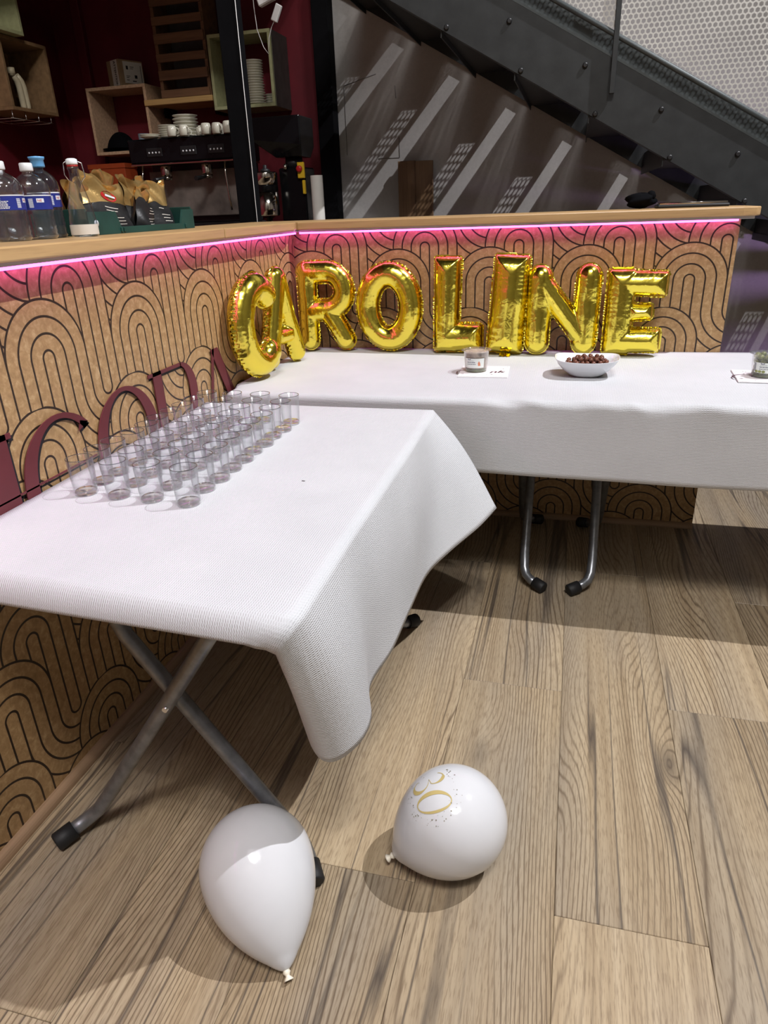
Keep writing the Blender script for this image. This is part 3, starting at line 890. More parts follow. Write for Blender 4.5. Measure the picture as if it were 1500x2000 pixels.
def foil_letter(ch, loc, rz, label, lean=0.0, roll=0.0, seed=1, depth=0.95):
    root = thing('foil_letter_balloon', label, 'balloon', loc, group='gold foil letter balloons')
    root.rotation_euler = (lean, roll, rz)
    rg_ = np.random.RandomState(seed)
    h = 0.0042
    us = np.arange(-0.165, 0.1651, h); ws = np.arange(-0.02, 0.4001, h)
    U, W = np.meshgrid(us, ws)
    D, A = glyph_field(ch, U, W)
    e = 0.0007
    for _ in range(2):
        gx = (glyph_field(ch, U+e, W)[0]-glyph_field(ch, U-e, W)[0])/(2*e)
        gy = (glyph_field(ch, U, W+e)[0]-glyph_field(ch, U, W-e)[0])/(2*e)
        out = (D > 0) & (D < 2.2*h)
        U = np.where(out, U-gx*D, U); W = np.where(out, W-gy*D, W)
        D, A = glyph_field(ch, U, W)
    inside = D < 0.0004
    wmax = max(max([p[2] for p in GLYPH[ch] if p[0] == 'P'], default=0), max([p[3] for p in GLYPH[ch] if p[0] == 'B'], default=0))
    d = np.clip(-D, 0, wmax)
    H = np.sqrt(np.clip(2*d*wmax-d*d, 0, None))*depth
    # pinched creases running in from the seam
    ph = A*120+4.0*np.sin(A*23+seed)
    pin = np.exp(-d/(0.20*wmax))*(0.45+0.55*np.sin(A*17+seed)**2)
    H = H*(1-0.14*pin*np.abs(np.sin(ph)))
    # broad dents
    for _ in range(7):
        cu, cw = rg_.uniform(-0.12, 0.12), rg_.uniform(0.02, 0.36); rr = rg_.uniform(0.02, 0.05)
        H = H*(1+rg_.uniform(-0.13, 0.05)*np.exp(-((U-cu)**2+(W-cw)**2)/rr**2))
    vid = -np.ones(U.shape, dtype=int)
    R, C = U.shape
    cell = inside[:-1, :-1] & inside[1:, :-1] & inside[:-1, 1:] & inside[1:, 1:]
    used = np.zeros(U.shape, bool)
    for a in (0, 1):
        for b in (0, 1): used[a:R-1+a, b:C-1+b] |= cell
    vid[used] = np.arange(used.sum())
    edge = D > -0.0006
    F = []; verts = []
    nv = used.sum()
    uu, ww, hh = U[used], W[used], np.where(edge, 0, H)[used]
    verts = [(float(a), float(-c), float(b)) for a, b, c in zip(uu, ww, hh)]+[(float(a), float(c), float(b)) for a, b, c in zip(uu, ww, hh)]
    ii, jj = np.nonzero(cell)
    for i, j in zip(ii, jj):
        q_ = (vid[i, j], vid[i, j+1], vid[i+1, j+1], vid[i+1, j])
        F.append(q_); F.append(tuple(v+nv for v in q_[::-1]))
    mb = MB(); mb.add(verts, F, True)
    mb.build('inflated_body', M['foil'], root)
    # flat welded seam, crinkled
    us = np.arange(-0.175, 0.1751, 0.0036); ws = np.arange(-0.022, 0.4001, 0.0036)
    U, W = np.meshgrid(us, ws); D, A = glyph_field(ch, U, W)
    band = (D > -0.004) & (D < 0.0058)
    cell = band[:-1, :-1] & band[1:, :-1] & band[:-1, 1:] & band[1:, 1:]
    used = np.zeros(U.shape, bool); R, C = U.shape
    for a in (0, 1):
        for b in (0, 1): used[a:R-1+a, b:C-1+b] |= cell
    vid = -np.ones(U.shape, dtype=int); vid[used] = np.arange(used.sum())
    Yc = 0.0035*np.sin(A*240+4*np.sin(A*37))*np.clip((D+0.002)/0.006, 0, 1.3)
    verts = [(float(a), float(c), float(max(b, -0.0005))) for a, b, c in zip(U[used], W[used], Yc[used])]
    ii, jj = np.nonzero(cell)
    F = [(vid[i, j], vid[i, j+1], vid[i+1, j+1], vid[i+1, j]) for i, j in zip(ii, jj)]
    MB().add(verts, F, True).build('seam', M['foil'], root)
    return root
ZF = ZC+0.004
foil_letter('C', (0.074, -0.640, ZF+0.006), math.radians(78), 'gold foil balloon shaped like the letter C, leaning on the arch panel', 0.0, 0, 1)
foil_letter('A', (0.074, -0.392, ZF), math.radians(77), 'gold foil balloon shaped like the letter A, beside the C', -0.02, 0, 2)
foil_letter('R', (0.158, -0.085, ZF+0.002), math.radians(6), 'gold foil balloon shaped like the letter R in the bar corner', -0.03, 0, 3)
foil_letter('O', (0.428, -0.080, ZF), math.radians(-2), 'gold foil balloon shaped like the letter O', -0.03, 0, 4)
foil_letter('L', (0.720, -0.085, ZF), math.radians(0), 'gold foil balloon shaped like the letter L behind the spread tub', -0.03, 0.0, 5)
foil_letter('I', (0.914, -0.098, ZF), math.radians(0), 'gold foil balloon shaped like the letter I between L and N', -0.02, 0.02, 6)
foil_letter('N', (1.126, -0.105, ZF), math.radians(0), 'gold foil balloon shaped like the letter N behind the bowl', -0.02, 0.0, 7)
foil_letter('E', (1.388, -0.100, ZF), math.radians(0), 'gold foil balloon shaped like the letter E, last of the name', -0.02, 0.0, 8)
# filling tab under the I
mb = MB()
mb.grid([[(-0.022+0.044*j/8, -0.020-0.010*i+0.004*math.sin(j*2.3+i), 0.006-0.0025*i+0.003*math.sin(j*1.7+i*2)) for j in range(9)] for i in range(4)])
o = mb.build('filling_tab', M['foil'])
o.parent = [x for x in bpy.data.objects if x.get('label', '').startswith('gold foil balloon shaped like the letter I')][0]
o.location = (0.0, -0.01, 0.0)

# ------------------------------------------------------------------ white latex balloons
def balloon_profile(R, c, n=40):
    pr = [(0.0, -0.006)]
    pr = []
    L = c+R
    for k in range(n+1):
        t = k/n
        w = math.pi*(1-t)*0.5 if False else None
        x = L*(1-math.cos(math.pi*t))/2
        pr.append((balloon_r(x, R, c), x))
    return pr
def balloon_r(x, R, c):
    if x >= c:
        return R*math.sqrt(max(0.0, 1-((x-c)/R)**2))
    s = (c-x)/c
    return max(0.0, R*(1-s**2.05)**0.83)+0.006*max(0, 1-x/0.02)*(1 if x < 0.02 else 0)
def axis_matrix(d, twist=0.0):
    z = Vector(d).normalized()
    x = Vector((0, 0, 1)).cross(z)
    if x.length < 1e-4: x = Vector((1, 0, 0))
    x.normalize(); y = z.cross(x)
    m3 = Matrix((x, y, z)).transposed()
    return (m3 @ Matrix.Rotation(twist, 3, 'Z'))
def latex_balloon(knot, centre, R, label):
    K = Vector(knot); Cc = Vector(centre); c = (Cc-K).length
    root = thing('latex_balloon', label, 'balloon', K, group='white latex balloons on the floor')
    m3 = axis_matrix(Cc-K)
    M4 = m3.to_4x4()
    mb = MB().lathe(balloon_profile(R, c, 48), 56, M=M4)
    mb.build('skin', M['latex'], root)
    kb = MB().lathe([(0.004, 0.004), (0.006, 0.0), (0.0075, -0.004), (0.005, -0.008), (0.004, -0.010), (0.0085, -0.015), (0.0095, -0.0175), (0.006, -0.0165), (0.0, -0.012)], 14, M=M4)
    kb.build('knot', M['latex_knot'], root)
    return root, M4, c
latex_balloon((0.727, -2.186, 0.017), (0.623, -2.060, 0.1165), 0.1130, 'plain white balloon in front of the crossed table legs')
b2, B2M, b2c = latex_balloon((0.868, -1.908, 0.030), (0.991, -1.862, 0.1135), 0.1130, 'white balloon printed with a gold 30 on the open floor')
# printed 30: strokes laid on the skin
def project_on_balloon(M4, R, c, P0, n, eu, ev, a, b, lift=0.0005):
    """tangent-plane point (a,b) dropped along -n onto the balloon, local coords of the balloon root"""
    inv = M4.inverted()
    s = P0+eu*a+ev*b+n*0.05
    lo, hi = 0.0, 0.16
    def inside(p):
        q_ = inv @ p
        return math.hypot(q_.x, q_.y) < balloon_r(min(max(q_.z, 0), c+R-1e-5), R, c) and 0 < q_.z < c+R
    t = 0.0
    while t < 0.16 and not inside(s-n*t): t += 0.002
    lo, hi = t-0.002, t
    for _ in range(12):
        md = (lo+hi)/2
        if inside(s-n*md): hi = md
        else: lo = md
    return s-n*(hi-lift)
B2R = 0.1130
# print faces up and towards the knot
b2_axis = (B2M @ Vector((0, 0, 1))).normalized()
nrm = Vector((-0.38, -0.30, 0.87)).normalized()
evv = (b2_axis-nrm*b2_axis.dot(nrm)).normalized()      # glyph "up" runs towards the crown
euu = evv.cross(nrm).normalized()
P0 = (B2M @ Vector((0, 0, b2c)))+nrm*B2R*0.98
def ribbon(path, name, m_, parent):
    """path: (a, b, half width) in print coordinates"""
    mb = MB(); rows = []
    for i, (a, b, w) in enumerate(path):
        a0, b0, _ = path[max(0, i-1)]; a1, b1, _ = path[min(len(path)-1, i+1)]
        dx, dy = a1-a0, b1-b0; L = math.hypot(dx, dy)+1e-9
        px, py = -dy/L*w, dx/L*w
        px *= 1.35; py *= 1.35; a *= 1.12; b *= 1.12
        rows.append([project_on_balloon(B2M, B2R, b2c, P0, nrm, euu, evv, a+px, b+py), project_on_balloon(B2M, B2R, b2c, P0, nrm, euu, evv, a-px, b-py)])
    mb.grid(rows)
    return mb.build(name, m_, parent)
path = []
for k in range(49):
    w = 2*math.pi*k/48
    path.append((0.0165+0.0175*math.cos(w)+0.006*math.sin(w), 0.0325*math.sin(w), 0.0007+0.0028*max(0, -math.cos(w))**1.5+0.0012*max(0, math.cos(w))**2))
ribbon(path, 'printed_zero', M['gold_print'], b2)
p3 = []
for k in range(25):
    w = math.radians(160-205*k/24); p3.append((-0.030+0.0125*math.cos(w), 0.016+0.0145*math.sin(w), 0.0006+0.0022*math.sin(math.pi*k/24)**3*(1 if k > 8 else 0.4)))
p3.append((-0.034, 0.0025, 0.0005))
for k in range(25):
    w = math.radians(70-230*k/24); p3.append((-0.029+0.0150*math.cos(w), -0.0155+0.0165*math.sin(w), 0.0006+0.0026*math.sin(math.pi*k/24)**3))
ribbon(p3, 'printed_three', M['gold_print'], b2)
rg = random.Random(5)
dots = MB()
for k in range(64):
    w = rg.uniform(0, 2*math.pi); rr = rg.uniform(1.0, 1.45)
    a = -0.004+0.046*rr*math.cos(w); b = 0.044*rr*math.sin(w); s_ = rg.choice((0.0005, 0.0007, 0.0011, 0.0015))
    ring_ = [project_on_balloon(B2M, B2R, b2c, P0, nrm, euu, evv, a+s_*math.cos(q_*math.pi/3), b+s_*math.sin(q_*math.pi/3)) for q_ in range(6)]
    dots.add(ring_, [(0, 1, 2, 3, 4, 5)])
o = dots.build('printed_dots', M['grey_dot'], b2); o['kind'] = 'stuff'

# ------------------------------------------------------------------ text
def text_shape(s, size, bold=0.0):
    cu = bpy.data.curves.new('txt', 'FONT'); cu.body = s; cu.size = size; cu.offset = bold; cu.resolution_u = 3
    ob = bpy.data.objects.new('txt', cu); COL.objects.link(ob)
    dg = bpy.context.evaluated_depsgraph_get(); ev = ob.evaluated_get(dg)
    me = ev.to_mesh()
    v = [tuple(p.co) for p in me.vertices]; f = [tuple(p.vertices) for p in me.polygons]
    ev.to_mesh_clear(); bpy.data.objects.remove(ob); bpy.data.curves.remove(cu)
    return v, f
def put_text(name, s, size, fn, m_, parent, bold=0.0):
    v, f = text_shape(s, size, bold)
    mb = MB(); mb.add([fn(a, b) for a, b, _ in v], f)
    return mb.build(name, m_, parent)

# ------------------------------------------------------------------ things on the bar-side tables
ZI = ZC+0.0015
def napkin(loc, rz, label, words, spots):
    root = thing('napkin', label, 'napkin', loc, rz, 'printed paper napkins')
    MB().box(-0.088, 0.088, -0.088, 0.088, 0.0, 0.0018, bev=0.0006).build('lower_fold', M['napkin'], root)
    MB().box(-0.087, 0.087, -0.086, 0.087, 0.002, 0.0036, bev=0.0006).build('upper_fold', M['napkin'], root)
    put_text('print', 'nk', 0.055, lambda a, b: (a+0.018+0.25*b, b*0.9-0.030+0.16*a, 0.0039), M['plum_ink'], root, 0.001)
    sw = []
    for k in range(30):
        w = k/29*5.2
        sw.append((-0.062+0.024*math.cos(w)-0.004*w, -0.018+0.030*math.sin(w)))
    mb = MB(); mb.grid([[(x_, y_, 0.0039), (x_+0.003+0.004*abs(math.sin(i_*0.2)), y_-0.003, 0.0039)] for i_, (x_, y_) in enumerate(sw)])
    mb.build('printed_flourish', M['plum_ink'], root)
    mb = MB(); r_ = random.Random(spots)
    for k in range(26):
        a, b = r_.uniform(-0.08, 0.08), r_.uniform(-0.08, 0.08)
        if abs(a) < 0.05 and abs(b) < 0.04: continue
        s_ = r_.uniform(0.0012, 0.003)
        mb.add([(a+s_*math.cos(q_), b+s_*math.sin(q_), 0.0039) for q_ in (0, 1.26, 2.5, 3.77, 5.0)], [(0, 1, 2, 3, 4)])
    o = mb.build('printed_specks', M['plum_ink'], root); o['kind'] = 'stuff'
    return root
napkin((0.868, -0.435, ZI), math.radians(2), 'printed white napkin under the spread tub', 'drink', 2)
napkin((1.790, -0.425, ZI), math.radians(-3), 'printed white napkin under the olive tub', 'drink', 3)

def tub(loc, label, kind):
    root = thing('plastic_tub', label, 'tub', loc, group='snack tubs')
    MB().lathe([(0.0, 0.0), (0.037, 0.0), (0.039, 0.003), (0.045, 0.074), (0.0535, 0.0755), (0.0535, 0.0765), (0.0455, 0.0765), (0.0445, 0.0740), (0.0383, 0.004), (0, 0.0015)], 36).build('cup_wall', M['tub'], root)
    lidm = MB().lathe([(0.0530, 0.0772), (0.045, 0.0782), (0.030, 0.0800), (0, 0.0806)], 36)
    lidm.build('film_lid', M['tub'], root)
    if kind == 'spread':
        MB().lathe([(0, 0.003), (0.0375, 0.003), (0.0390, 0.014), (0, 0.014)], 30).build('green_layer', M['green_sauce'], root)
        pr = MB().lathe([(0, 0.0145), (0.0388, 0.0145), (0.0440, 0.070), (0.036, 0.073), (0.018, 0.070), (0, 0.072)], 30)
        pr.build('spread', M['hummus'], root)
    else:
        MB().lathe([(0, 0.003), (0.0375, 0.003), (0.0385, 0.010), (0, 0.010)], 30).build('brine', M['green_sauce'], root)
        r_ = random.Random(9)
        k = 0
        for lay in range(4):
            for q_ in range(9 if lay < 3 else 8):
                w = q_*2*math.pi/9+lay*0.35
                rr = 0.0275+lay*0.0012
                e_ = MB().lathe([(0, -0.010), (0.006, -0.0085), (0.0092, -0.003), (0.0092, 0.003), (0.006, 0.0085), (0, 0.010)], 10)
                o = e_.build('olive', M['olive'], None, (loc[0]+rr*math.cos(w), loc[1]+rr*math.sin(w), loc[2]+0.017+lay*0.0165), (r_.uniform(0, 3), r_.uniform(-0.5, 0.5), w))
                tag(o, 'green olive packed inside the clear tub', 'olive', 'olives in the tub')
    # wrapped paper label, facing the room
    def wrap(a, b, lift=0.0006):
        r_ = 0.039+(b/0.074)*0.006+0.0010+lift
        w = -math.pi/2-0.15+a/0.042
        return (r_*math.cos(w), r_*math.sin(w), b)
    half = 0.040
    g = [[wrap(-half+2*half*j/20, 0.018+0.034*i/4) for j in range(21)] for i in range(5)]
    lab = MB().grid(g).build('paper_label', M['tub_label'], root)
    mb = MB(); rq = random.Random(4)          # two lines of tiny print
    for (bz, x0_, x1_, hh_) in ((0.0365, -0.021, 0.006, 0.0026), (0.0300, -0.021, 0.008, 0.0022), (0.0430, -0.019, 0.003, 0.0010)):
        xx = x0_
        while xx < x1_:
            wd = rq.uniform(0.0012, 0.0026)
            mb.add([wrap(xx, bz, 0.001), wrap(xx+wd, bz, 0.001), wrap(xx+wd, bz+hh_, 0.001), wrap(xx, bz+hh_, 0.001)], [(0, 1, 2, 3)])
            xx += wd+rq.choice((0.0006, 0.0006, 0.0016))
    o = mb.build('label_print', M['ink'], lab); o['kind'] = 'stuff'
    mb = MB().add([wrap(a, b, 0.001) for a, b in [(-0.020, 0.0505), (-0.006, 0.0505), (-0.008, 0.0475), (-0.016, 0.0465)]], [(0, 3, 2, 1)])
    mb.build('label_logo', M['ink'], lab)
    if kind == 'spread':
        mb = MB().add([wrap(a, b, 0.001) for a, b in [(0.018, 0.026), (0.027, 0.026), (0.025, 0.036), (0.021, 0.043), (0.017, 0.036)]], [(0, 1, 2, 3, 4)])
        mb.build('label_picture', M['salmon_print'], lab)
    else:
        mb = MB()
        for q_ in range(3):
            mb.add([wrap(-0.03+q_*0.011+0.0055*math.cos(w_), 0.023+0.0045*math.sin(w_), 0.001) for w_ in [k_*math.pi/4 for k_ in range(8)]], [tuple(range(8))])
        o = mb.build('label_picture', M['olive'], lab); o['kind'] = 'stuff'
        mb = MB()
        for q_ in range(9):
            x0_ = -0.0385
            mb.add([wrap(x0_, 0.024+q_*0.0030, 0.001), wrap(x0_+0.006, 0.024+q_*0.0030, 0.001), wrap(x0_+0.006, 0.0255+q_*0.0030, 0.001), wrap(x0_, 0.0255+q_*0.0030, 0.001)], [(0, 1, 2, 3)])
        o = mb.build('barcode', M['ink'], lab); o['kind'] = 'stuff'
    return root
tub((0.838, -0.432, ZI+0.004), 'clear plastic tub of beige spread with pale label', 'spread')
tub((1.790, -0.430, ZI+0.004), 'clear plastic tub of green olives with pale label', 'olives')

# oval bowl (rounded square rim) with chocolate nuts
BW = (1.222, -0.445, ZI)
bowl = thing('serving_bowl', 'white porcelain serving bowl of chocolate nuts', 'bowl', BW)
def sq(w, p=3.2):
    c_, s_ = math.cos(w), math.sin(w)
    return (abs(c_)**p+abs(s_)**p)**(-1/p)
def bowl_ring(rx, ry, z, p, n=56):
    out = []
    for k in range(n):
        w = 2*math.pi*k/n; q_ = sq(w, p)
        out.append((rx*q_*math.cos(w), ry*q_*math.sin(w), z+(0.004*math.cos(2*w)*(z/0.06) if z > 0.03 else 0)))
    return out
outer = [(0.036, 0.030, 0.0, 2.2), (0.050, 0.043, 0.0, 2.4), (0.062, 0.052, 0.008, 2.5), (0.082, 0.066, 0.025, 2.8), (0.098, 0.080, 0.043, 3.2), (0.1075, 0.0885, 0.060, 3.4), (0.1085, 0.0895, 0.0615, 3.4), (0.1065, 0.0875, 0.0615, 3.4), (0.096, 0.078, 0.044, 3.2), (0.080, 0.064, 0.027, 2.8), (0.060, 0.050, 0.0115, 2.5), (0.030, 0.025, 0.0065, 2.2)]
rows = [bowl_ring(*a) for a in outer]
mb = MB(); n_ = 56; V_ = [p for r_ in rows for p in r_]; F_ = []
for i in range(len(rows)-1):
    for k in range(n_):
        k2 = (k+1) % n_; F_.append((i*n_+k, i*n_+k2, (i+1)*n_+k2, (i+1)*n_+k))
F_.append(tuple(range(n_))[::-1]); F_.append(tuple((len(rows)-1)*n_+k for k in range(n_)))
mb.add(V_, F_, True); mb.build('bowl_body', M['porcelain'], bowl)
r_ = random.Random(21)
nut_me = []
for v_ in range(3):
    bm = bmesh.new(); bmesh.ops.create_icosphere(bm, subdivisions=2, radius=0.0088)
    for vv in bm.verts:
        vv.co *= 1+0.10*math.sin(vv.co.x*420+v_)+0.07*math.sin(vv.co.y*510+2*v_)
        vv.co.z *= 0.88
    me = bpy.data.meshes.new('chocolate_nut'); bm.to_mesh(me); bm.free()
    me.polygons.foreach_set('use_smooth', [True]*len(me.polygons)); me.materials.append(M['choc']); nut_me.append(me)
placed = []
tries = 0
for lay, (z, rx, ry) in enumerate([(0.021, 0.062, 0.048), (0.034, 0.072, 0.055), (0.046, 0.070, 0.052), (0.0575, 0.050, 0.034)]):
    cnt = 0
    for _ in range(900):
        a, b = r_.uniform(-1, 1), r_.uniform(-1, 1)
        if a*a+b*b > 1: continue
        p = (a*rx+(0.008 if lay == 3 else 0), b*ry, z+r_.uniform(-0.002, 0.002))
        if any((p[0]-q_[0])**2+(p[1]-q_[1])**2+(p[2]-q_[2])**2 < 0.0152**2 for q_ in placed): continue
        placed.append(p)
for p in placed:
    o = bpy.data.objects.new('chocolate_nut', r_.choice(nut_me)); COL.objects.link(o)
    o.location = (BW[0]+p[0], BW[1]+p[1], BW[2]+p[2]); o.rotation_euler = (r_.uniform(0, 6), r_.uniform(0, 6), r_.uniform(0, 6))
    tag(o, 'round chocolate coated nut heaped in the white bowl', 'nut', 'chocolate nuts in the bowl')

# ------------------------------------------------------------------ staircase
RISE, GO = 0.188, 0.333
Y0, Y1 = 0.70, 1.90
stair = thing('staircase', 'dark steel staircase descending behind the bar with open perforated risers', 'staircase', (2.9, 0.7, 0))
SL = -0.5575
def zbot(x): return 2.157+SL*(x-0.275)
def zst(x): return 2.107+SL*(x-0.818)
def stair_child(o):
    o.parent = stair; o.matrix_parent_inverse = Matrix.Translation((-2.9, -0.7, 0)); return o
XA, XB = -0.33, 3.6
for nm, y in (('stringer', Y0), ('stringer', Y1-0.012)):
    poly = [(XA, zbot(XA)), (XB, zbot(XB)), (XB, zst(XB)), (XA, zst(XA))]
    mb = MB()
    v = [(x, y, z) for x, z in poly]+[(x, y+0.010, z) for x, z in poly]
    mb.add(v, [(3, 2, 1, 0), (4, 5, 6, 7), (0, 1, 5, 4), (1, 2, 6, 5), (2, 3, 7, 6), (3, 0, 4, 7)])
    o = stair_child(mb.build(nm, M['stringer']))
# top flange and lower flange of the near stringer
for nm, zf, m_, dy in (('top_flange', zst, M['stringer_top'], 0.070), ('bottom_flange', zbot, M['stringer'], 0.060)):
    mb = MB(); t_ = 0.009
    v = [(x, y, zf(x)+dz) for dz in (0, t_) for y in (Y0-0.001, Y0+dy) for x in (XA, XB)]
    mb.add(v, [(0, 1, 3, 2), (4, 6, 7, 5), (0, 4, 5, 1), (2, 3, 7, 6), (0, 2, 6, 4), (1, 5, 7, 3)])
    stair_child(mb.build(nm, m_))
mb = MB()
v = [(x, y, z) for y in (Y0+0.030, Y0+0.036) for x, z in ((XA, zst(XA)+0.009), (XB, zst(XB)+0.009), (XB, zst(XB)+0.086), (XA, zst(XA)+0.086))]
mb.add(v, [(3, 2, 1, 0), (4, 5, 6, 7), (0, 1, 5, 4), (1, 2, 6, 5), (2, 3, 7, 6), (3, 0, 4, 7)])
stair_child(mb.build('kick_plate', M['stringer_top']))
def hex_sheet(points, fn, pitch, hole):
    """one mesh: hexagonal cells with a round-ish hole each, mapped by fn(a,b)"""
    mb = MB(); R_ = pitch/math.sqrt(3); V_ = []; F_ = []
    for (a, b) in points:
        o_ = len(V_)
        for k in range(6):
            w = math.pi/6+k*math.pi/3; V_.append(fn(a+R_*math.cos(w), b+R_*math.sin(w)))
        for k in range(6):
            w = math.pi/6+k*math.pi/3; V_.append(fn(a+hole*math.cos(w), b+hole*math.sin(w)))
        for k in range(6):
            k2 = (k+1) % 6; F_.append((o_+k, o_+k2, o_+6+k2, o_+6+k))
    return mb.add(V_, F_)
def lattice(a0, a1, b0, b1, pitch, ok=lambda a, b: True):
    pts = []; r_ = 0; b = b0
    while b < b1:
        a = a0+(pitch/2 if r_ % 2 else 0)
        while a < a1:
            if ok(a, b): pts.append((a, b))
            a += pitch
        b += pitch*0.866; r_ += 1
    return pts
for k in range(-3, 8):
    xc = 1.003+k*GO; z = 1.845-k*RISE
    if z < 0.05 or z > 2.95: continue
    xa, xb, ya, yb = xc+0.035, xc+0.138, Y0+0.42, Y1-0.16
    mb = MB()
    for bx_ in ((xc-0.165, xa, Y0+0.012, Y1-0.014), (xb, xc+0.165, Y0+0.012, Y1-0.014), (xa, xb, Y0+0.012, ya), (xa, xb, yb, Y1-0.014)):
        mb.box(bx_[0], bx_[1], bx_[2], bx_[3], z-0.010, z+0.004)
    mb.box(xc-0.165, xc-0.160, Y0+0.012, Y1-0.014, z-0.034, z-0.010)
    tr_ = stair_child(mb.build('tread', M['stringer']))
    pitch = 0.0235
    pts = lattice(xa+0.012, xb-0.008, ya+0.01, yb-0.01, pitch)
    gp = hex_sheet(pts, lambda a, b, z=z: (a, b, z+0.002), pitch, 0.0088).build('perforated_strip', M['stringer'])
    gp.parent = tr_
    stair_child(MB().box(xc-0.158, xc-0.154, Y0+0.012, Y1-0.014, z+0.004, z+0.080).build('riser_plate', M['stringer']))
    if 0.2 < xc < 2.8 or True:
        for dx in (-0.136, 0.14):
            bx = xc+dx
            MBb = MB().tube([(bx, Y0+0.001, z), (bx, Y0-0.007, z), (bx, Y0-0.010, z)], [0.0115, 0.0115, 0.007], 8)
            stair_child(MBb.build('bolt', M['bolt']))
bal = thing('stair_railing', 'stair railing with a pale perforated metal sheet above the stringer', 'railing', (1.26, 0.70, 1.7))
def bal_child(o):
    o.parent = bal; o.matrix_parent_inverse = Matrix.Translation((-1.26, -0.70, -1.7)); return o
def zrail(x): return 2.082+SL*(x-1.012)
pitch = 0.0216
x0p, x1p = 0.2, 2.95
pts = lattice(x0p, x1p, 0.0, 3.2, pitch, lambda a, b: zrail(a)+0.012 < b+0.6 < zrail(a)+0.88)
bal_child(hex_sheet(pts, lambda a, b: (a, Y0-0.012, b+0.6), pitch, 0.0090).build('perforated_sheet', M['perforated']))
bal_child(MB().tube([(x0p, Y0-0.012, zrail(x0p)), (x1p, Y0-0.012, zrail(x1p))], 0.011, 10).build('bottom_rail', M['stringer_top']))
bal_child(MB().tube([(x0p, Y0-0.012, zrail(x0p)+0.90), (x1p, Y0-0.012, zrail(x1p)+0.90)], 0.020, 12).build('handrail', M['stringer']))
for xp in (0.26, 1.262, 2.264):
    zz = zrail(xp)
    bal_child(MB().box(xp-0.011, xp+0.011, Y0-0.030, Y0-0.008, zz-0.215, zz+0.90, bev=0.002).build('baluster', M['stringer']))

# ------------------------------------------------------------------ posts between bar, kitchen and stair
for (x, y, w, d, lab) in [(-0.404, 0.48, 0.094, 0.06, 'black steel post rising behind the bar corner by the cups'), (-0.425, 1.85, 0.105, 0.10, 'black steel post where the red wall meets the grey wall')]:
    t = thing('steel_post', lab, 'post', (x, y, 0), group='black steel posts')
    MB().box(-w/2, w/2, -d/2, d/2, 0, 2.86, bev=0.003).build('shaft', M['black_steel'], t)
    MB().box(-w/2-0.02, w/2+0.02, -d/2-0.02, d/2+0.02, 0, 0.012, bev=0.002).build('foot_plate', M['black_steel'], t)
    if y < 1: MB().tube([(w/2+0.001, -d/2-0.002, 0.02), (w/2+0.001, -d/2-0.002, 2.85)], 0.0017, 6).build('cable', M['white_plastic'], t)

# wooden board standing against the grey wall
t = thing('wooden_board', 'brown oak board standing against the grey wall under the stair', 'board', (0.135, 1.87, 0.0))
MB().box(-0.113, -0.002, -0.012, 0.012, 0, 1.575, bev=0.002).build('plank', M['oak_board'], t)
MB().box(-0.001, 0.113, -0.012, 0.012, 0, 1.572, bev=0.002).build('plank', M['oak_board'], t)
# dark things lying at the far end of the bar top
t = thing('folded_jacket', 'black bundled jacket on the bar top under the stair', 'jacket', (1.395, 0.235, ZT1+0.002))
t.scale = (0.68, 0.8, 0.8)
P = []
for i in range(15):
    th = math.pi*i/14
    P.append([((0.075+0.014*math.sin(3*ph+i))*math.sin(th)*math.cos(ph)*1.1, (0.055+0.01*math.sin(2*ph+i*0.7))*math.sin(th)*math.sin(ph), 0.036+0.034*math.cos(th)*(1+0.10*math.sin(2*ph+1))) for ph in [2*math.pi*k/24 for k in range(25)]])
MB().grid(P).build('bundle', M['black_cloth'], t)
MB().lathe([(0, -0.026), (0.018, -0.02), (0.028, 0), (0.018, 0.02), (0, 0.026)], 16, c=(0.055, 0.0, 0.055)).build('hood', M['black_cloth'], t)
t = thing('serving_tray', 'flat dark tray lying beside the black jacket on the bar', 'tray', (1.585, 0.24, ZT1))
MB().box(-0.13, 0.13, -0.07, 0.07, 0.0, 0.012, bev=0.004).build('tray_body', M['machine_dark'], t)
MB().tube([(-0.12, -0.06, 0.016), (0.12, -0.06, 0.016), (0.12, 0.06, 0.016), (-0.12, 0.06, 0.016)], 0.004, 8, closed=True).build('rim', M['chrome'], t)

# ------------------------------------------------------------------ kitchen corner: shelves
def cube_shelf(loc, w, h, d, face, label, m_face, m_side, rz=0.0, rot=None, back=None):
    """open box: front face in the local -y direction, origin at the bottom centre of the front"""
    t = thing('cube_shelf', label, 'shelf', loc, rz, 'cube shelves on the red wall', rot)
    th = 0.020
    MB().box(-w/2, w/2, 0, d, 0, th, bev=0.001).build('bottom_board', m_face, t)
    MB().box(-w/2, w/2, 0, d, h-th, h, bev=0.001).build('top_board', m_face, t)
    MB().box(-w/2, -w/2+th, 0.0005, d, th, h-th, bev=0.001).build('side_board', m_face, t)
    MB().box(w/2-th, w/2, 0.0005, d, th, h-th, bev=0.001).build('side_board', m_side, t)
    if back: MB().box(-w/2+th, w/2-th, d-0.006, d, th, h-th).build('back_board', back, t)
    return t
cube_shelf((-1.066, 2.02, 1.955), 0.446, 0.432, 0.29, 0, 'sage green cube shelf full of stacked saucers', M['sage'], M['sage'])
o = MB().box(-0.0015, 0.0015, 0.02, 0.29, 0.0, 0.432).build('side_skin', M['charcoal_board'])
o.parent = [x for x in bpy.data.objects if x.get('label', '').startswith('sage green cube shelf full')][0]; o.location = (0.2245, 0, 0)
cube_shelf((-2.032, 2.02, 1.728), 0.472, 0.422, 0.29, 0, 'pinkish cube shelf holding a black cap, under the cardboard box', M['beech'], M['beech'])
lw = math.radians(90)
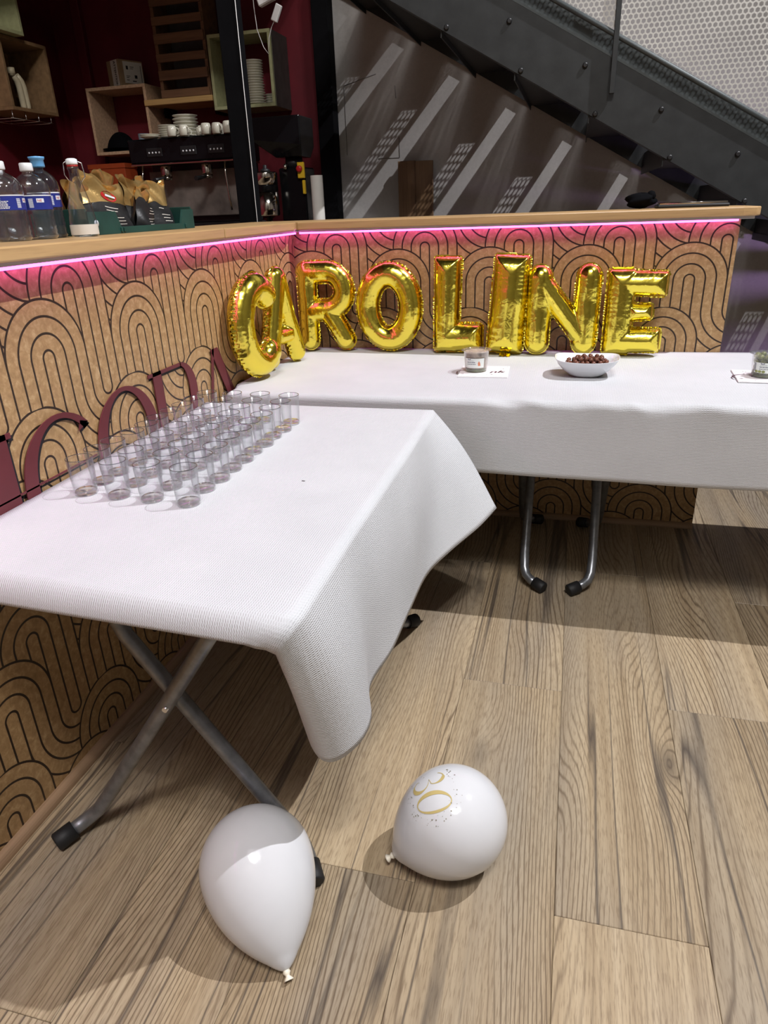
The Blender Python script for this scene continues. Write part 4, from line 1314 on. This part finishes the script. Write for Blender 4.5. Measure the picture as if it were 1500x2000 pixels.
cube_shelf((-2.32, 1.53, 1.955), 0.43, 0.405, 0.30, 0, 'brown cube shelf on the side wall with a pump bottle inside', M['brown_board'], M['brown_board'], rz=lw, back=M['brown_board'])
cube_shelf((-2.26, 1.255, 2.364), 0.45, 0.43, 0.34, 0, 'sage green cube shelf above the brown one, cut by the frame', M['sage'], M['sage'], rz=lw, back=M['sage'])
# plank shelf with a slatted crate standing on it
t = thing('wall_shelf', 'honey wood wall shelf between the two cube shelves', 'shelf', (-1.55, 2.15, 2.012))
MB().box(-0.265, 0.255, -0.14, 0.16, 0.0, 0.036, bev=0.003).build('board', M['shelf_wood'], t)
for xx in (-0.2, 0.2): MB().box(xx-0.012, xx+0.012, 0.02, 0.165, -0.06, 0.0, bev=0.002).build('bracket', M['black_steel'], t)
t = thing('slatted_crate', 'dark slatted wooden crate standing on the honey wood shelf', 'crate', (-1.505, 2.10, 2.048))
for k in range(6):
    zz = 0.005+k*0.105
    MB().box(-0.185, 0.185, -0.06, -0.045, zz, zz+0.048+0.01*(k % 2), bev=0.002).build('slat', M['slat_wood'], t)
for xx in (-0.178, 0.178): MB().box(xx-0.012, xx+0.012, -0.045, 0.16, 0, 0.60, bev=0.002).build('upright', M['slat_wood'], t)
MB().box(-0.166, 0.166, 0.14, 0.155, 0, 0.60).build('back_board', M['charcoal_board'], t)
MB().box(-0.166, 0.166, -0.045, 0.14, 0, 0.010).build('crate_floor', M['slat_wood'], t)

# cardboard parcel on the pinkish cube
t = thing('cardboard_box', 'small cardboard parcel with white stickers on the pinkish shelf', 'box', (-2.005, 2.145, 2.1505), math.radians(64))
MB().box(-0.095, 0.095, -0.075, 0.075, 0, 0.158, bev=0.002).build('carton', M['cardboard'], t)
MB().box(-0.060, 0.088, -0.0762, -0.0752, 0.018, 0.148).build('address_sticker', M['white_sticker'], t)
MB().box(-0.0962, -0.0952, -0.060, 0.020, 0.004, 0.156).build('warning_tape', M['white_sticker'], t)
put_text('printed_word', 'ATTENTION', 0.026, lambda a, b: (-0.0968, 0.012-b*1.2-0.03, 0.150-a*1.03), M['black_print'], t, 0.0006)
mb = MB()
for (a, b, w, h) in [(-0.04, 0.10, 0.016, 0.022), (-0.01, 0.115, 0.03, 0.004), (-0.01, 0.105, 0.025, 0.003), (0.02, 0.05, 0.02, 0.02), (-0.045, 0.05, 0.02, 0.004), (-0.045, 0.06, 0.03, 0.003), (0.072, 0.03, 0.004, 0.10), (0.0, 0.03, 0.03, 0.006), (-0.045, 0.035, 0.02, 0.004)]:
    mb.box(a, a+w, -0.0768, -0.0764, b, b+h)
o = mb.build('sticker_print', M['black_print'], t); o['kind'] = 'stuff'

# black cap and mug in the pinkish cube
t = thing('peaked_cap', 'black cap lying in the pinkish cube shelf', 'cap', (-2.125, 2.13, 1.7485))
P = [[(0.105*math.sin(th)*math.cos(ph)*1.05, 0.090*math.sin(th)*math.sin(ph), 0.125*math.cos(th)*(1+0.06*math.sin(5*ph))) for ph in [2*math.pi*k/28 for k in range(29)]] for th in [math.pi/2*i/10 for i in range(11)]]
MB().grid(P).build('crown', M['black_cloth'], t)
P = [[((0.094+0.03*j/4)*math.cos(ph)-0.01, (0.084+0.045*j/4)*math.sin(ph), 0.012+0.012*math.sin(j/4*2)) for ph in [math.pi+math.pi*k/16 for k in range(17)]] for j in range(5)]
MB().grid(P).build('peak', M['black_cloth'], t)
t = thing('mug', 'grey blue mug beside the black cap', 'mug', (-1.905, 2.09, 1.7485))
MB().lathe([(0, 0), (0.034, 0), (0.037, 0.004), (0.039, 0.105), (0.036, 0.105), (0.034, 0.008), (0, 0.006)], 24).build('mug_body', M['blue_mug'], t)
MB().tube([(0.036, 0, 0.085), (0.058, 0, 0.080), (0.064, 0, 0.055), (0.055, 0, 0.030), (0.036, 0, 0.024)], 0.005, 8).build('handle', M['blue_mug'], t)

# orange carton behind the bags
t = thing('orange_carton', 'burnt orange carton below the pinkish cube shelf', 'box', (-2.20, 2.10, 1.24))
MB().box(-0.16, 0.14, -0.08, 0.08, 0, 0.425, bev=0.002).build('carton', M['orange_box'], t)
MB().box(-0.165, 0.145, -0.085, 0.085, 0.40, 0.432, bev=0.002).build('lid', M['orange_box'], t)

# ivory pump bottle in the brown cube
t = thing('pump_bottle', 'ivory bent tube bottle in the brown cube shelf', 'bottle', (-2.44, 1.585, 1.9765))
for k, dy in enumerate((-0.020, 0.020)):
    MB().tube([(0, dy, 0.003), (0.0, dy, 0.03), (0, dy-0.004, 0.14), (0, dy-0.016, 0.175), (0.0, dy-0.045, 0.205)], [0.016, 0.0195, 0.0195, 0.019, 0.015], 14).build('tube', M['ivory'], t)
MB().lathe([(0, 0), (0.016, 0), (0.017, 0.01), (0.022, 0.012), (0.022, 0.045), (0, 0.047)], 16, c=(0.0, -0.068, 0.195)).build('nozzle', M['ivory'], t)
# wire rack under the brown cube
t = thing('wire_rack', 'thin wire glass rack hanging under the brown cube shelf', 'rack', (-2.40, 1.50, 1.955))
for k in range(4):
    yy = -0.18+k*0.12
    MB().tube([(0.06, yy, 0.0), (0.06, yy, -0.045), (-0.16, yy, -0.045), (-0.16, yy, 0.0)], 0.0028, 6).build('hanger', M['steel_wire'], t)
MB().tube([(0.06, -0.20, -0.045), (0.06, 0.20, -0.045)], 0.0028, 6).build('front_wire', M['steel_wire'], t)
MB().tube([(-0.16, -0.20, -0.045), (-0.16, 0.20, -0.045)], 0.0028, 6).build('rear_wire', M['steel_wire'], t)

# hanging adapter and cable near the ceiling
t = thing('power_adapter', 'white plug adapter hanging on a thin cable above the bar', 'adapter', (-0.56, 1.40, 2.28))
MB().box(-0.018, 0.018, -0.012, 0.012, 0.0, 0.085, bev=0.004, M=Matrix.Rotation(math.radians(28), 4, 'Y')).build('transformer', M['white_plastic'], t)
MB().box(-0.05, 0.05, -0.02, 0.02, 0.09, 0.15, bev=0.006, M=Matrix.Rotation(math.radians(-18), 4, 'Y')).build('socket_block', M['white_plastic'], t)
MB().tube([(0.0, 0, 0.0), (-0.02, 0, -0.03), (-0.038, 0, -0.075), (-0.048, 0, -0.150), (-0.075, 0, -0.115), (-0.105, 0, -0.03), (-0.112, 0, 0.08), (-0.110, 0, 0.57)], 0.0022, 6).build('cable', M['white_plastic'], t)
MB().tube([(0.0, 0, 0.12), (0.0, 0, 0.57)], 0.003, 6).build('hanger', M['white_plastic'], t)

# ------------------------------------------------------------------ crockery
saucer_prof = [(0, 0.0), (0.036, 0.0), (0.040, 0.002), (0.062, 0.010), (0.0625, 0.0125), (0.040, 0.006), (0, 0.004)]
sa_me = MB().lathe(saucer_prof, 28).mesh('saucer'); sa_me.materials.append(M['crockery'])
pl_me = MB().lathe([(r*1.26, z*1.45) for r, z in saucer_prof], 28).mesh('plate'); pl_me.materials.append(M['crockery'])
ORD = ['bottom', 'second', 'third', 'fourth', 'fifth', 'sixth', 'seventh', 'eighth', 'ninth', 'tenth', 'eleventh', 'twelfth', 'thirteenth', 'fourteenth', 'fifteenth', 'sixteenth', 'seventeenth']
def stack(me, x, y, z, n, dz, label, group, jit=0.003):
    r_ = random.Random(int(x*1000)+n)
    for k in range(n):
        o = bpy.data.objects.new(me.name, me); COL.objects.link(o)
        o.location = (x+r_.uniform(-jit, jit), y+r_.uniform(-jit, jit), z+k*dz)
        tag(o, '%s %s' % (ORD[k], label), 'plate', group)
ZM = 1.759          # top of the coffee machine
stack(sa_me, -1.500, 1.50, ZM+0.001, 2, 0.0105, 'cream saucer up in the low pair on the coffee machine', 'low pair of saucers')
stack(sa_me, -1.412, 1.575, ZM+0.001, 6, 0.0125, 'cream saucer up in the middle stack on the coffee machine', 'middle stack of saucers')
stack(pl_me, -1.320, 1.645, ZM+0.001, 7, 0.0190, 'cream plate up in the tall stack on the coffee machine', 'tall stack of plates')
stack(sa_me, -1.005, 2.09, 1.9755, 17, 0.0152, 'cream saucer up in the tall stack inside the sage green cube', 'tall stack of saucers in the green cube')
stack(sa_me, -1.105, 2.19, 1.9755, 9, 0.0152, 'cream saucer up in the half hidden stack inside the sage green cube', 'half hidden stack of saucers')
stack(sa_me, -0.932, 2.215, 1.9755, 5, 0.0145, 'cream saucer up in the short stack inside the sage green cube', 'short stack of saucers in the green cube')
cup_prof = [(0, 0.0), (0.024, 0.0), (0.0285, 0.003), (0.0295, 0.030), (0.026, 0.055), (0.022, 0.0585), (0, 0.0595)]   # upside down, foot on top
cup_me = MB().lathe(cup_prof, 22).mesh('cup_body'); cup_me.materials.append(M['crockery'])
hd_me = MB().tube([(0.026, 0, 0.045), (0.040, 0, 0.043), (0.045, 0, 0.030), (0.040, 0, 0.016), (0.029, 0, 0.013)], 0.0036, 8).mesh('handle'); hd_me.materials.append(M['crockery'])
cup_labels = ['between the saucers and the other cups', 'second along the front edge', 'small, half hidden in the middle of the row', 'with its handle turned to the room', 'standing behind the handled pair', 'next to the black post', 'beside the black post, end of the row', 'behind the first cup']
for k, (x, y, rz, sc_) in enumerate([(-1.318, 1.455, 0.2, 1.0), (-1.238, 1.46, -0.3, 1.0), (-1.165, 1.53, 0.5, 0.85), (-1.092, 1.47, 3.6, 1.05), (-1.055, 1.56, 1.0, 1.1), (-1.020, 1.47, -0.4, 1.02), (-0.945, 1.475, 2.0, 1.12), (-1.275, 1.535, 0.6, 0.95)]):
    o = thing('espresso_cup', 'upturned cream espresso cup, %s' % cup_labels[k], 'cup', (x, y, ZM+0.0005), rz, 'cups on the coffee machine')
    o.scale = (sc_, sc_, sc_)
    for me in (cup_me, hd_me):
        c_ = bpy.data.objects.new(me.name, me); COL.objects.link(c_); c_.parent = o

# ------------------------------------------------------------------ back counter, coffee machine, grinder
t = thing('kitchen_counter', 'dark back counter carrying the coffee machine', 'counter', (-1.5, 1.7, 0))
MB().box(-1.10, 0.99, -0.45, 0.60, 0.02, 1.16).build('cabinet_body', M['machine_dark'], t)
MB().box(-1.12, 1.01, -0.48, 0.61, 1.16, 1.20, bev=0.004).build('worktop', M['brown_board'], t)
cm = thing('coffee_machine', 'wide gloss black espresso machine with cups on top', 'coffee machine', (-1.29, 1.66, 1.20))
MB().box(-0.365, 0.375, -0.19, 0.19, 0.42, 0.558, bev=0.008).build('upper_housing', M['machine_black'], cm)
MB().box(-0.345, 0.355, 0.02, 0.19, 0.06, 0.42, bev=0.006).build('rear_body', M['machine_dark'], cm)
MB().box(-0.345, 0.355, -0.02, 0.018, 0.10, 0.38, bev=0.004).build('steel_splash_panel', M['splash'], cm)
MB().box(-0.365, 0.375, -0.21, 0.19, 0.0, 0.06, bev=0.006).build('drip_tray', M['machine_dark'], cm)
MB().box(-0.36, 0.37, -0.195, 0.19, 0.408, 0.418, bev=0.002).build('trim_strip', M['chrome'], cm)
for xx in (-0.18, 0.06, 0.25):
    pn = MB().box(xx-0.055, xx+0.055, -0.1945, -0.189, 0.455, 0.505, bev=0.003).build('button_panel', M['machine_dark'], cm)
    for q_ in range(4):
        MB().lathe([(0, 0), (0.006, 0), (0.005, 0.002), (0, 0.0025)], 8, M=Matrix.Translation((xx-0.036+q_*0.024, -0.1945, 0.478)) @ Matrix.Rotation(math.pi/2, 4, 'X')).build('button', M['button'], pn)
for xx in (-0.16, 0.13):
    g = MB().lathe([(0, 0), (0.034, 0), (0.036, 0.01), (0.036, 0.05), (0.03, 0.06), (0, 0.06)], 20, c=(xx, -0.11, 0.345)).build('group_head', M['chrome'], cm)
    MB().tube([(xx, -0.13, 0.335), (xx, -0.20, 0.325), (xx, -0.27, 0.318)], [0.010, 0.012, 0.014], 10).build('portafilter_handle', M['machine_dark'], g)
    MB().lathe([(0, 0), (0.030, 0), (0.034, 0.02), (0, 0.022)], 18, c=(xx, -0.11, 0.322)).build('filter_basket', M['chrome'], g)
MB().tube([(0.28, -0.15, 0.42), (0.285, -0.17, 0.34), (0.29, -0.16, 0.20), (0.295, -0.155, 0.13)], 0.006, 8).build('steam_wand', M['chrome'], cm)
MB().tube([(-0.30, -0.15, 0.42), (-0.305, -0.17, 0.34), (-0.31, -0.16, 0.20)], 0.006, 8).build('steam_wand', M['chrome'], cm)

gr = thing('coffee_grinder', 'tall black coffee grinder with angular hopper behind the bar corner', 'grinder', (-0.53, 1.36, 1.20))
MB().box(-0.055, 0.110, -0.02, 0.15, 0.0, 0.345, bev=0.008).build('grinder_body', M['machine_black'], gr)
mb = MB()
mb.add([(-0.06, -0.03, 0.40), (0.10, -0.03, 0.40), (0.10, 0.13, 0.40), (-0.06, 0.13, 0.40), (-0.20, -0.07, 0.50), (0.115, -0.07, 0.46), (0.115, 0.16, 0.46), (-0.20, 0.16, 0.50), (-0.205, -0.07, 0.61), (0.115, -0.07, 0.61), (0.115, 0.16, 0.61), (-0.205, 0.16, 0.61)],
       [(3, 2, 1, 0), (0, 1, 5, 4), (1, 2, 6, 5), (2, 3, 7, 6), (3, 0, 4, 7), (4, 5, 9, 8), (5, 6, 10, 9), (6, 7, 11, 10), (7, 4, 8, 11), (8, 9, 10, 11)])
bevel_obj(mb.build('hopper', M['machine_black'], gr), 0.006)
MB().lathe([(0, 0), (0.055, 0), (0.05, 0.055), (0, 0.056)], 20, c=(0.02, 0.05, 0.345)).build('neck', M['machine_dark'], gr)
MB().tube([(0.0, -0.025, 0.36), (0.0, -0.05, 0.355), (0.0, -0.052, 0.335)], 0.011, 10).build('adjuster', M['chrome'], gr)
MB().box(0.07, 0.112, -0.04, -0.021, 0.285, 0.37, bev=0.003).build('switch_box', M['yellow'], gr)
MB().lathe([(0, 0), (0.018, 0), (0.018, 0.012), (0.012, 0.016), (0, 0.016)], 16, M=Matrix.Translation((0.085, -0.040, 0.335)) @ Matrix.Rotation(math.pi/2, 4, 'X')).build('stop_button', M['red_button'], gr)
MB().box(0.095, 0.112, -0.04, -0.021, 0.20, 0.275, bev=0.003).build('warning_tag', M['yellow'], gr)

kn = thing('steel_canister', 'polished steel canister with a glass middle in front of the grinder', 'canister', (-0.635, 1.255, 1.20))
MB().lathe([(0, 0), (0.050, 0), (0.052, 0.006), (0.030, 0.014), (0.018, 0.035), (0.018, 0.075), (0.040, 0.085), (0, 0.086)], 28).build('stem_foot', M['machine_black'], kn)
MB().lathe([(0, 0.088), (0.062, 0.088), (0.066, 0.095), (0.067, 0.215), (0, 0.216)], 32).build('lower_can', M['chrome'], kn)
MB().lathe([(0.066, 0.217), (0.067, 0.220), (0.067, 0.252), (0.066, 0.255), (0.0, 0.255)], 32).build('dark_band', M['machine_black'], kn)
MB().lathe([(0, 0.256), (0.067, 0.256), (0.068, 0.318), (0.064, 0.324), (0, 0.326)], 32).build('upper_can', M['chrome'], kn)
MB().lathe([(0, 0.327), (0.030, 0.327), (0.026, 0.338), (0.010, 0.345), (0.012, 0.360), (0, 0.363)], 20).build('lid_knob', M['machine_dark'], kn)

rl = thing('paper_roll', 'upright white paper roll beside the black post', 'paper roll', (-0.336, 1.30, 0.95))
MB().lathe([(0.012, 0.0), (0.036, 0.0), (0.036, 0.545), (0.012, 0.545), (0.012, 0.0)], 28, sharp=False).build('roll', M['paper_roll'], rl)
shade_auto(rl.children[0], 40)
MB().lathe([(0.0105, -0.004), (0.0118, -0.004), (0.0118, 0.547), (0.0105, 0.547), (0.0105, -0.004)], 16).build('core', M['cardboard'], rl)
t = thing('side_cabinet', 'low dark cabinet under the paper roll', 'cabinet', (-0.336, 1.30, 0.0))
MB().box(-0.085, 0.10, -0.2, 0.2, 0.0, 0.92, bev=0.003).build('cabinet_body', M['machine_dark'], t)
MB().box(-0.09, 0.11, -0.21, 0.21, 0.92, 0.944, bev=0.003).build('cabinet_top', M['brown_board'], t)

# ------------------------------------------------------------------ things on the long bar top
def water_bottle(loc, label, rz, blue=False, lab=True, h=0.205, R=0.044):
    t = thing('water_bottle', label, 'bottle', loc, rz, 'water bottles on the bar')
    k = h/0.205; q_ = R/0.044
    pr = [(0, 0.006), (0.020, 0.002), (0.036, 0.0), (0.042, 0.006)]
    for i in range(5):
        z = 0.012+i*0.013; pr += [(0.0435, z), (0.0415, z+0.0065)]
    pr += [(0.0435, 0.080), (0.0425, 0.082), (0.0425, 0.122), (0.044, 0.125), (0.0445, 0.135), (0.042, 0.150), (0.034, 0.165), (0.022, 0.176), (0.0135, 0.181), (0.0125, 0.190)]
    pr = [(r*q_, z*k) for r, z in pr]
    MB().lathe(pr, 30).build('bottle_wall', M['pet_blue' if blue else 'pet'], t)
    cp = [(0, 0.0), (0.0150, 0.0), (0.0155, 0.002), (0.0150, 0.0165), (0.013, 0.018), (0, 0.018)]
    if blue: cp = [(0, 0.0), (0.0165, 0.0), (0.0170, 0.003), (0.0160, 0.016), (0.019, 0.019), (0.0195, 0.024), (0.0, 0.026)]
    MB().lathe([(r*max(1, q_), z) for r, z in cp], 20, c=(0, 0, 0.188*k)).build('cap', M['cap_blue' if blue else 'cap_white'], t)
    MB().lathe([(0, 0.003*k), (0.039*q_, 0.003*k), (0.0405*q_, 0.07*k), (0.0405*q_, 0.120*k), (0, 0.1205*k)], 26).build('water', M['water'], t)
    if lab:
        Rl = 0.0431*q_
        lb = MB().lathe([(Rl, 0.083*k), (Rl, 0.121*k)], 36).build('paper_label', M['label_blue'], t)
        def wr(a, b, l=0.0004):
            w = a/Rl; return ((Rl+l)*math.cos(w), (Rl+l)*math.sin(w), b*k)
        mb = MB().grid([[wr(-0.13+0.26*j/40, b) for j in range(41)] for b in (0.1195, 0.1225)]); mb.build('white_edge', M['label_white'], lb)
        mb = MB().grid([[wr(-0.072+0.016*j/6, b) for j in range(7)] for b in (0.0845, 0.119)]); mb.build('pale_field', M['label_cyan'], lb)
        put_text('brand_print', 'CELINE', 0.0145, lambda a, b: wr(a-0.046, b+0.1075), M['label_cyan'], lb)
        mb = MB(); r_ = random.Random(3)
        for i in range(6):
            xx = 0.0
            for j in range(6):
                wd = r_.uniform(0.002, 0.006)
                if xx+wd > 0.030: break
                mb.add([wr(-0.012+xx, 0.0865+i*0.0036), wr(-0.012+xx+wd, 0.0865+i*0.0036), wr(-0.012+xx+wd, 0.0885+i*0.0036), wr(-0.012+xx, 0.0885+i*0.0036)], [(0, 1, 2, 3)])
                xx += wd+0.001
        for i in range(9):
            mb.add([wr(0.034, 0.0885+i*0.0028), wr(0.044, 0.0885+i*0.0028), wr(0.044, 0.0900+i*0.0028), wr(0.034, 0.0900+i*0.0028)], [(0, 1, 2, 3)])
        o = mb.build('small_print', M['label_white'], lb); o['kind'] = 'stuff'
        mb = MB()
        mb.add([wr(-0.040+0.004*math.cos(w), 0.103+0.0032*math.sin(w)) for w in [k_*math.pi/4 for k_ in range(8)]], [tuple(range(8))])
        mb.grid([[wr(-0.0440+0.008*j/4, b) for j in range(5)] for b in (0.088, 0.098)])
        mb.grid([[wr(-0.030+0.010*j/4+0.006*(b-0.088)/0.012, b) for j in range(5)] for b in (0.088, 0.094, 0.098)])
        o = mb.build('picture_print', M['label_white'], lb)
        mb = MB().grid([[wr(0.052+0.018*j/6, b) for j in range(7)] for b in (0.102, 0.113)]); r2 = mb.build('price_sticker', M['label_white'], lb)
        put_text('sticker_print', 'NE', 0.0085, lambda a, b: wr(a+0.054, b+0.1045, 0.0008), M['label_red'], r2)
    return t
ZB = ZT1+0.0006
water_bottle((-0.150, -1.432, ZB), 'clear water bottle with blue label, cut by the picture edge', math.radians(-62), h=0.168, R=0.043)
water_bottle((-0.150, -1.338, ZB), 'clear water bottle with blue label beside the blue capped bottle', math.radians(-112), h=0.168, R=0.043)
water_bottle((-0.248, -1.395, ZB), 'clear water bottle half hidden behind the front pair', math.radians(-40), lab=False, h=0.168, R=0.043)
water_bottle((-0.268, -1.305, ZB), 'clear water bottle behind the blue capped bottle', math.radians(-60), lab=False, h=0.168, R=0.043)
water_bottle((-0.182, -1.255, ZB), 'water bottle with sky blue sports cap', math.radians(-85), blue=True, h=0.182, R=0.040)
sw = thing('swing_top_bottle', 'clear swing top glass bottle with white stopper on the bar', 'bottle', (-0.105, -1.222, ZB), math.radians(-50))
sw.scale = (0.94, 0.94, 0.87)
MB().lathe([(0, 0.004), (0.030, 0.0), (0.036, 0.003), (0.037, 0.012), (0.0365, 0.045), (0.031, 0.085), (0.021, 0.130), (0.0155, 0.150), (0.0135, 0.160), (0.0135, 0.182), (0.0155, 0.184), (0.0155, 0.190), (0.012, 0.191)], 30).build('bottle_wall', M['pet'], sw)
MB().lathe([(0, 0.191), (0.0145, 0.1912), (0.0145, 0.195), (0, 0.1955)], 18).build('rubber_gasket', M['red_button'], sw)
MB().lathe([(0, 0.196), (0.0145, 0.196), (0.0155, 0.199), (0.0150, 0.210), (0.010, 0.213), (0, 0.213)], 18).build('stopper', M['porcelain'], sw)
MB().tube([(0.0, -0.014, 0.206), (0, -0.022, 0.200), (0, -0.024, 0.170), (0, -0.016, 0.155)], 0.0016, 6).build('bail_wire', M['steel_wire'], sw)
MB().tube([(0.0, 0.014, 0.206), (0, 0.024, 0.200), (0, 0.028, 0.165), (0, 0.016, 0.150)], 0.0016, 6).build('bail_wire', M['steel_wire'], sw)
Rl = 0.0374
MB().lathe([(Rl, 0.006), (Rl, 0.030), (0.0372, 0.034)], 26).build('torn_paper_label', M['white_sticker'], sw)

# green crate of coffee bags
cr = thing('plastic_crate', 'dark green plastic crate of coffee bags on the bar', 'crate', (-0.235, -0.855, ZB))
cx, cy, ch = 0.092, 0.292, 0.060
MB().box(-cx, cx, -cy, cy, 0.0, 0.006).build('crate_bottom', M['crate'], cr)
# front wall with a dipped hand opening, seen from the room side
mb = MB()
mb.prism([(-cy, 0.006), (cy, 0.006), (cy, ch), (cy-0.07, ch), (cy-0.09, ch-0.042), (-cy+0.15, ch-0.042), (-cy+0.13, ch), (-cy, ch)], cx-0.006, cx, Matrix(((0, 0, 1, 0), (1, 0, 0, 0), (0, 1, 0, 0), (0, 0, 0, 1))))
mb.build('front_wall', M['crate'], cr)
MB().box(-cx, -cx+0.006, -cy, cy, 0.006, ch, bev=0.001).build('rear_wall', M['crate'], cr)
for s_ in (-1, 1): MB().box(-cx+0.006, cx-0.006, s_*cy-0.003-0.003*s_, s_*cy+0.003-0.003*s_, 0.006, ch+0.008, bev=0.001).build('end_wall', M['crate'], cr)
for yy in (-0.15, -0.135, 0.225): MB().box(cx, cx+0.004, yy, yy+0.008, 0.004, ch-0.044, bev=0.001).build('rib', M['crate'], cr)
MB().lathe([(0, 0), (0.009, 0), (0.009, 0.002), (0, 0.002)], 14, M=Matrix.Translation((cx, -0.26, 0.030)) @ Matrix.Rotation(math.pi/2, 4, 'Y')).build('round_emblem', M['label_white'], cr)

def coffee_bag(loc, rz, w, h, goldh, label, seed, tilt=0.0, logo=False):
    t = thing('coffee_bag', label, 'bag', loc, 0, 'folded coffee bags in the crate', (tilt, 0, rz))
    r_ = random.Random(seed)
    pk = [r_.uniform(-1, 1) for _ in range(8)]
    def surf(u, v, side):
        # u across -1..1, v up 0..1
        puff = 0.034*(1-abs(u)**3)*max(0.05, 1-v**1.6)
        crum = 0.006*math.sin(u*5+pk[0]*4+v*6)+0.005*math.sin(v*11+pk[1]*5+u*3)
        top = h*(1+0.10*pk[2]*u+0.06*math.sin(u*4+pk[3]*3))
        x = w/2*u*(1-0.06*v)+0.006*math.sin(v*7+pk[4]*3)
        return (x, -side*(puff+crum*0.8*(0.4+v))+0.018*v*pk[5], top*v)
    for nm, v0, v1, m_ in (('paper_body', 0.0, goldh, M['bag_black']), ('foil_top', goldh, 1.0, M['bag_gold'])):
        ring = []
        nv = 14
        for i in range(nv+1):
            row = []
            for k in range(33):
                a = k/32
                if a < 0.5: u, side = -1+4*a, 1
                else: u, side = 3-4*a, -1
                vv = v0+(v1-v0)*i/nv
                if nm == 'foil_top' and i == 0: vv -= 0.0
                vv += 0.05*math.sin(u*3.1+pk[6]*3)*(1 if (i == 0 and v0 > 0) or (i == nv and v1 < 1) else 0)
                row.append(surf(u, vv, side))
            ring.append(row)
        MB().grid(ring).build(nm, m_, t)
    mb = MB()
    for i in range(7):
        if i in (3,): continue
        vv = 0.12+0.07*i
        if vv > goldh-0.08: continue
        u0, u1 = -0.2+0.1*pk[7], 0.15+0.35*r_.random()
        for (ua, ub) in ((u0, u1),):
            q_ = [surf(ua+(ub-ua)*j/6, vv, 1) for j in range(7)]; q2 = [surf(ua+(ub-ua)*j/6, vv+0.014, 1) for j in range(7)]
            mb.grid([[(p[0], p[1]-0.0012, p[2]) for p in q_], [(p[0], p[1]-0.0012, p[2]) for p in q2]])
    if mb.v:
        o = mb.build('printed_lines', M['white_sticker'], t); o['kind'] = 'stuff'
    if logo:
        mb = MB()
        cu_, cv_ = 0.05, goldh+0.16
        ring = [surf(cu_+0.32*math.cos(a), cv_+0.10*math.sin(a), 1) for a in [k_*2*math.pi/16 for k_ in range(16)]]
        mb.add([(p[0], p[1]-0.0015, p[2]) for p in ring], [tuple(range(16))])
        lo = mb.build('oval_logo', M['red_button'], t)
        q_ = [[(p[0], p[1]-0.0030, p[2]) for p in [surf(cu_-0.2+0.4*j/6, cv_+dv, 1) for j in range(7)]] for dv in (-0.02, 0.02)]
        MB().grid(q_).build('logo_bar', M['label_white'], lo)
    return t
fz = math.radians(90)
zc = ZB+0.007
coffee_bag((-0.235, -1.085, zc), fz+0.35, 0.13, 0.135, 0.40, 'coffee bag with torn gold top at the bottle end of the crate', 1, 0.08)
coffee_bag((-0.205, -0.960, zc), fz-0.08, 0.20, 0.135, 0.56, 'large coffee bag with red oval logo on its gold fold', 2, -0.05, True)
coffee_bag((-0.285, -0.890, zc), fz+0.1, 0.20, 0.165, 0.45, 'tall gold topped coffee bag behind the one with the logo', 3, -0.05)
coffee_bag((-0.200, -0.795, zc), fz+0.2, 0.11, 0.115, 0.74, 'narrow coffee bag with a folded gold corner mid crate', 4, 0.05)
coffee_bag((-0.215, -0.665, zc), fz-0.1, 0.15, 0.140, 0.52, 'coffee bag with gold fold facing the black post', 5, -0.05)
coffee_bag((-0.290, -0.670, zc), fz+0.05, 0.17, 0.155, 0.45, 'coffee bag at the back of the crate near the post', 6, 0.0)
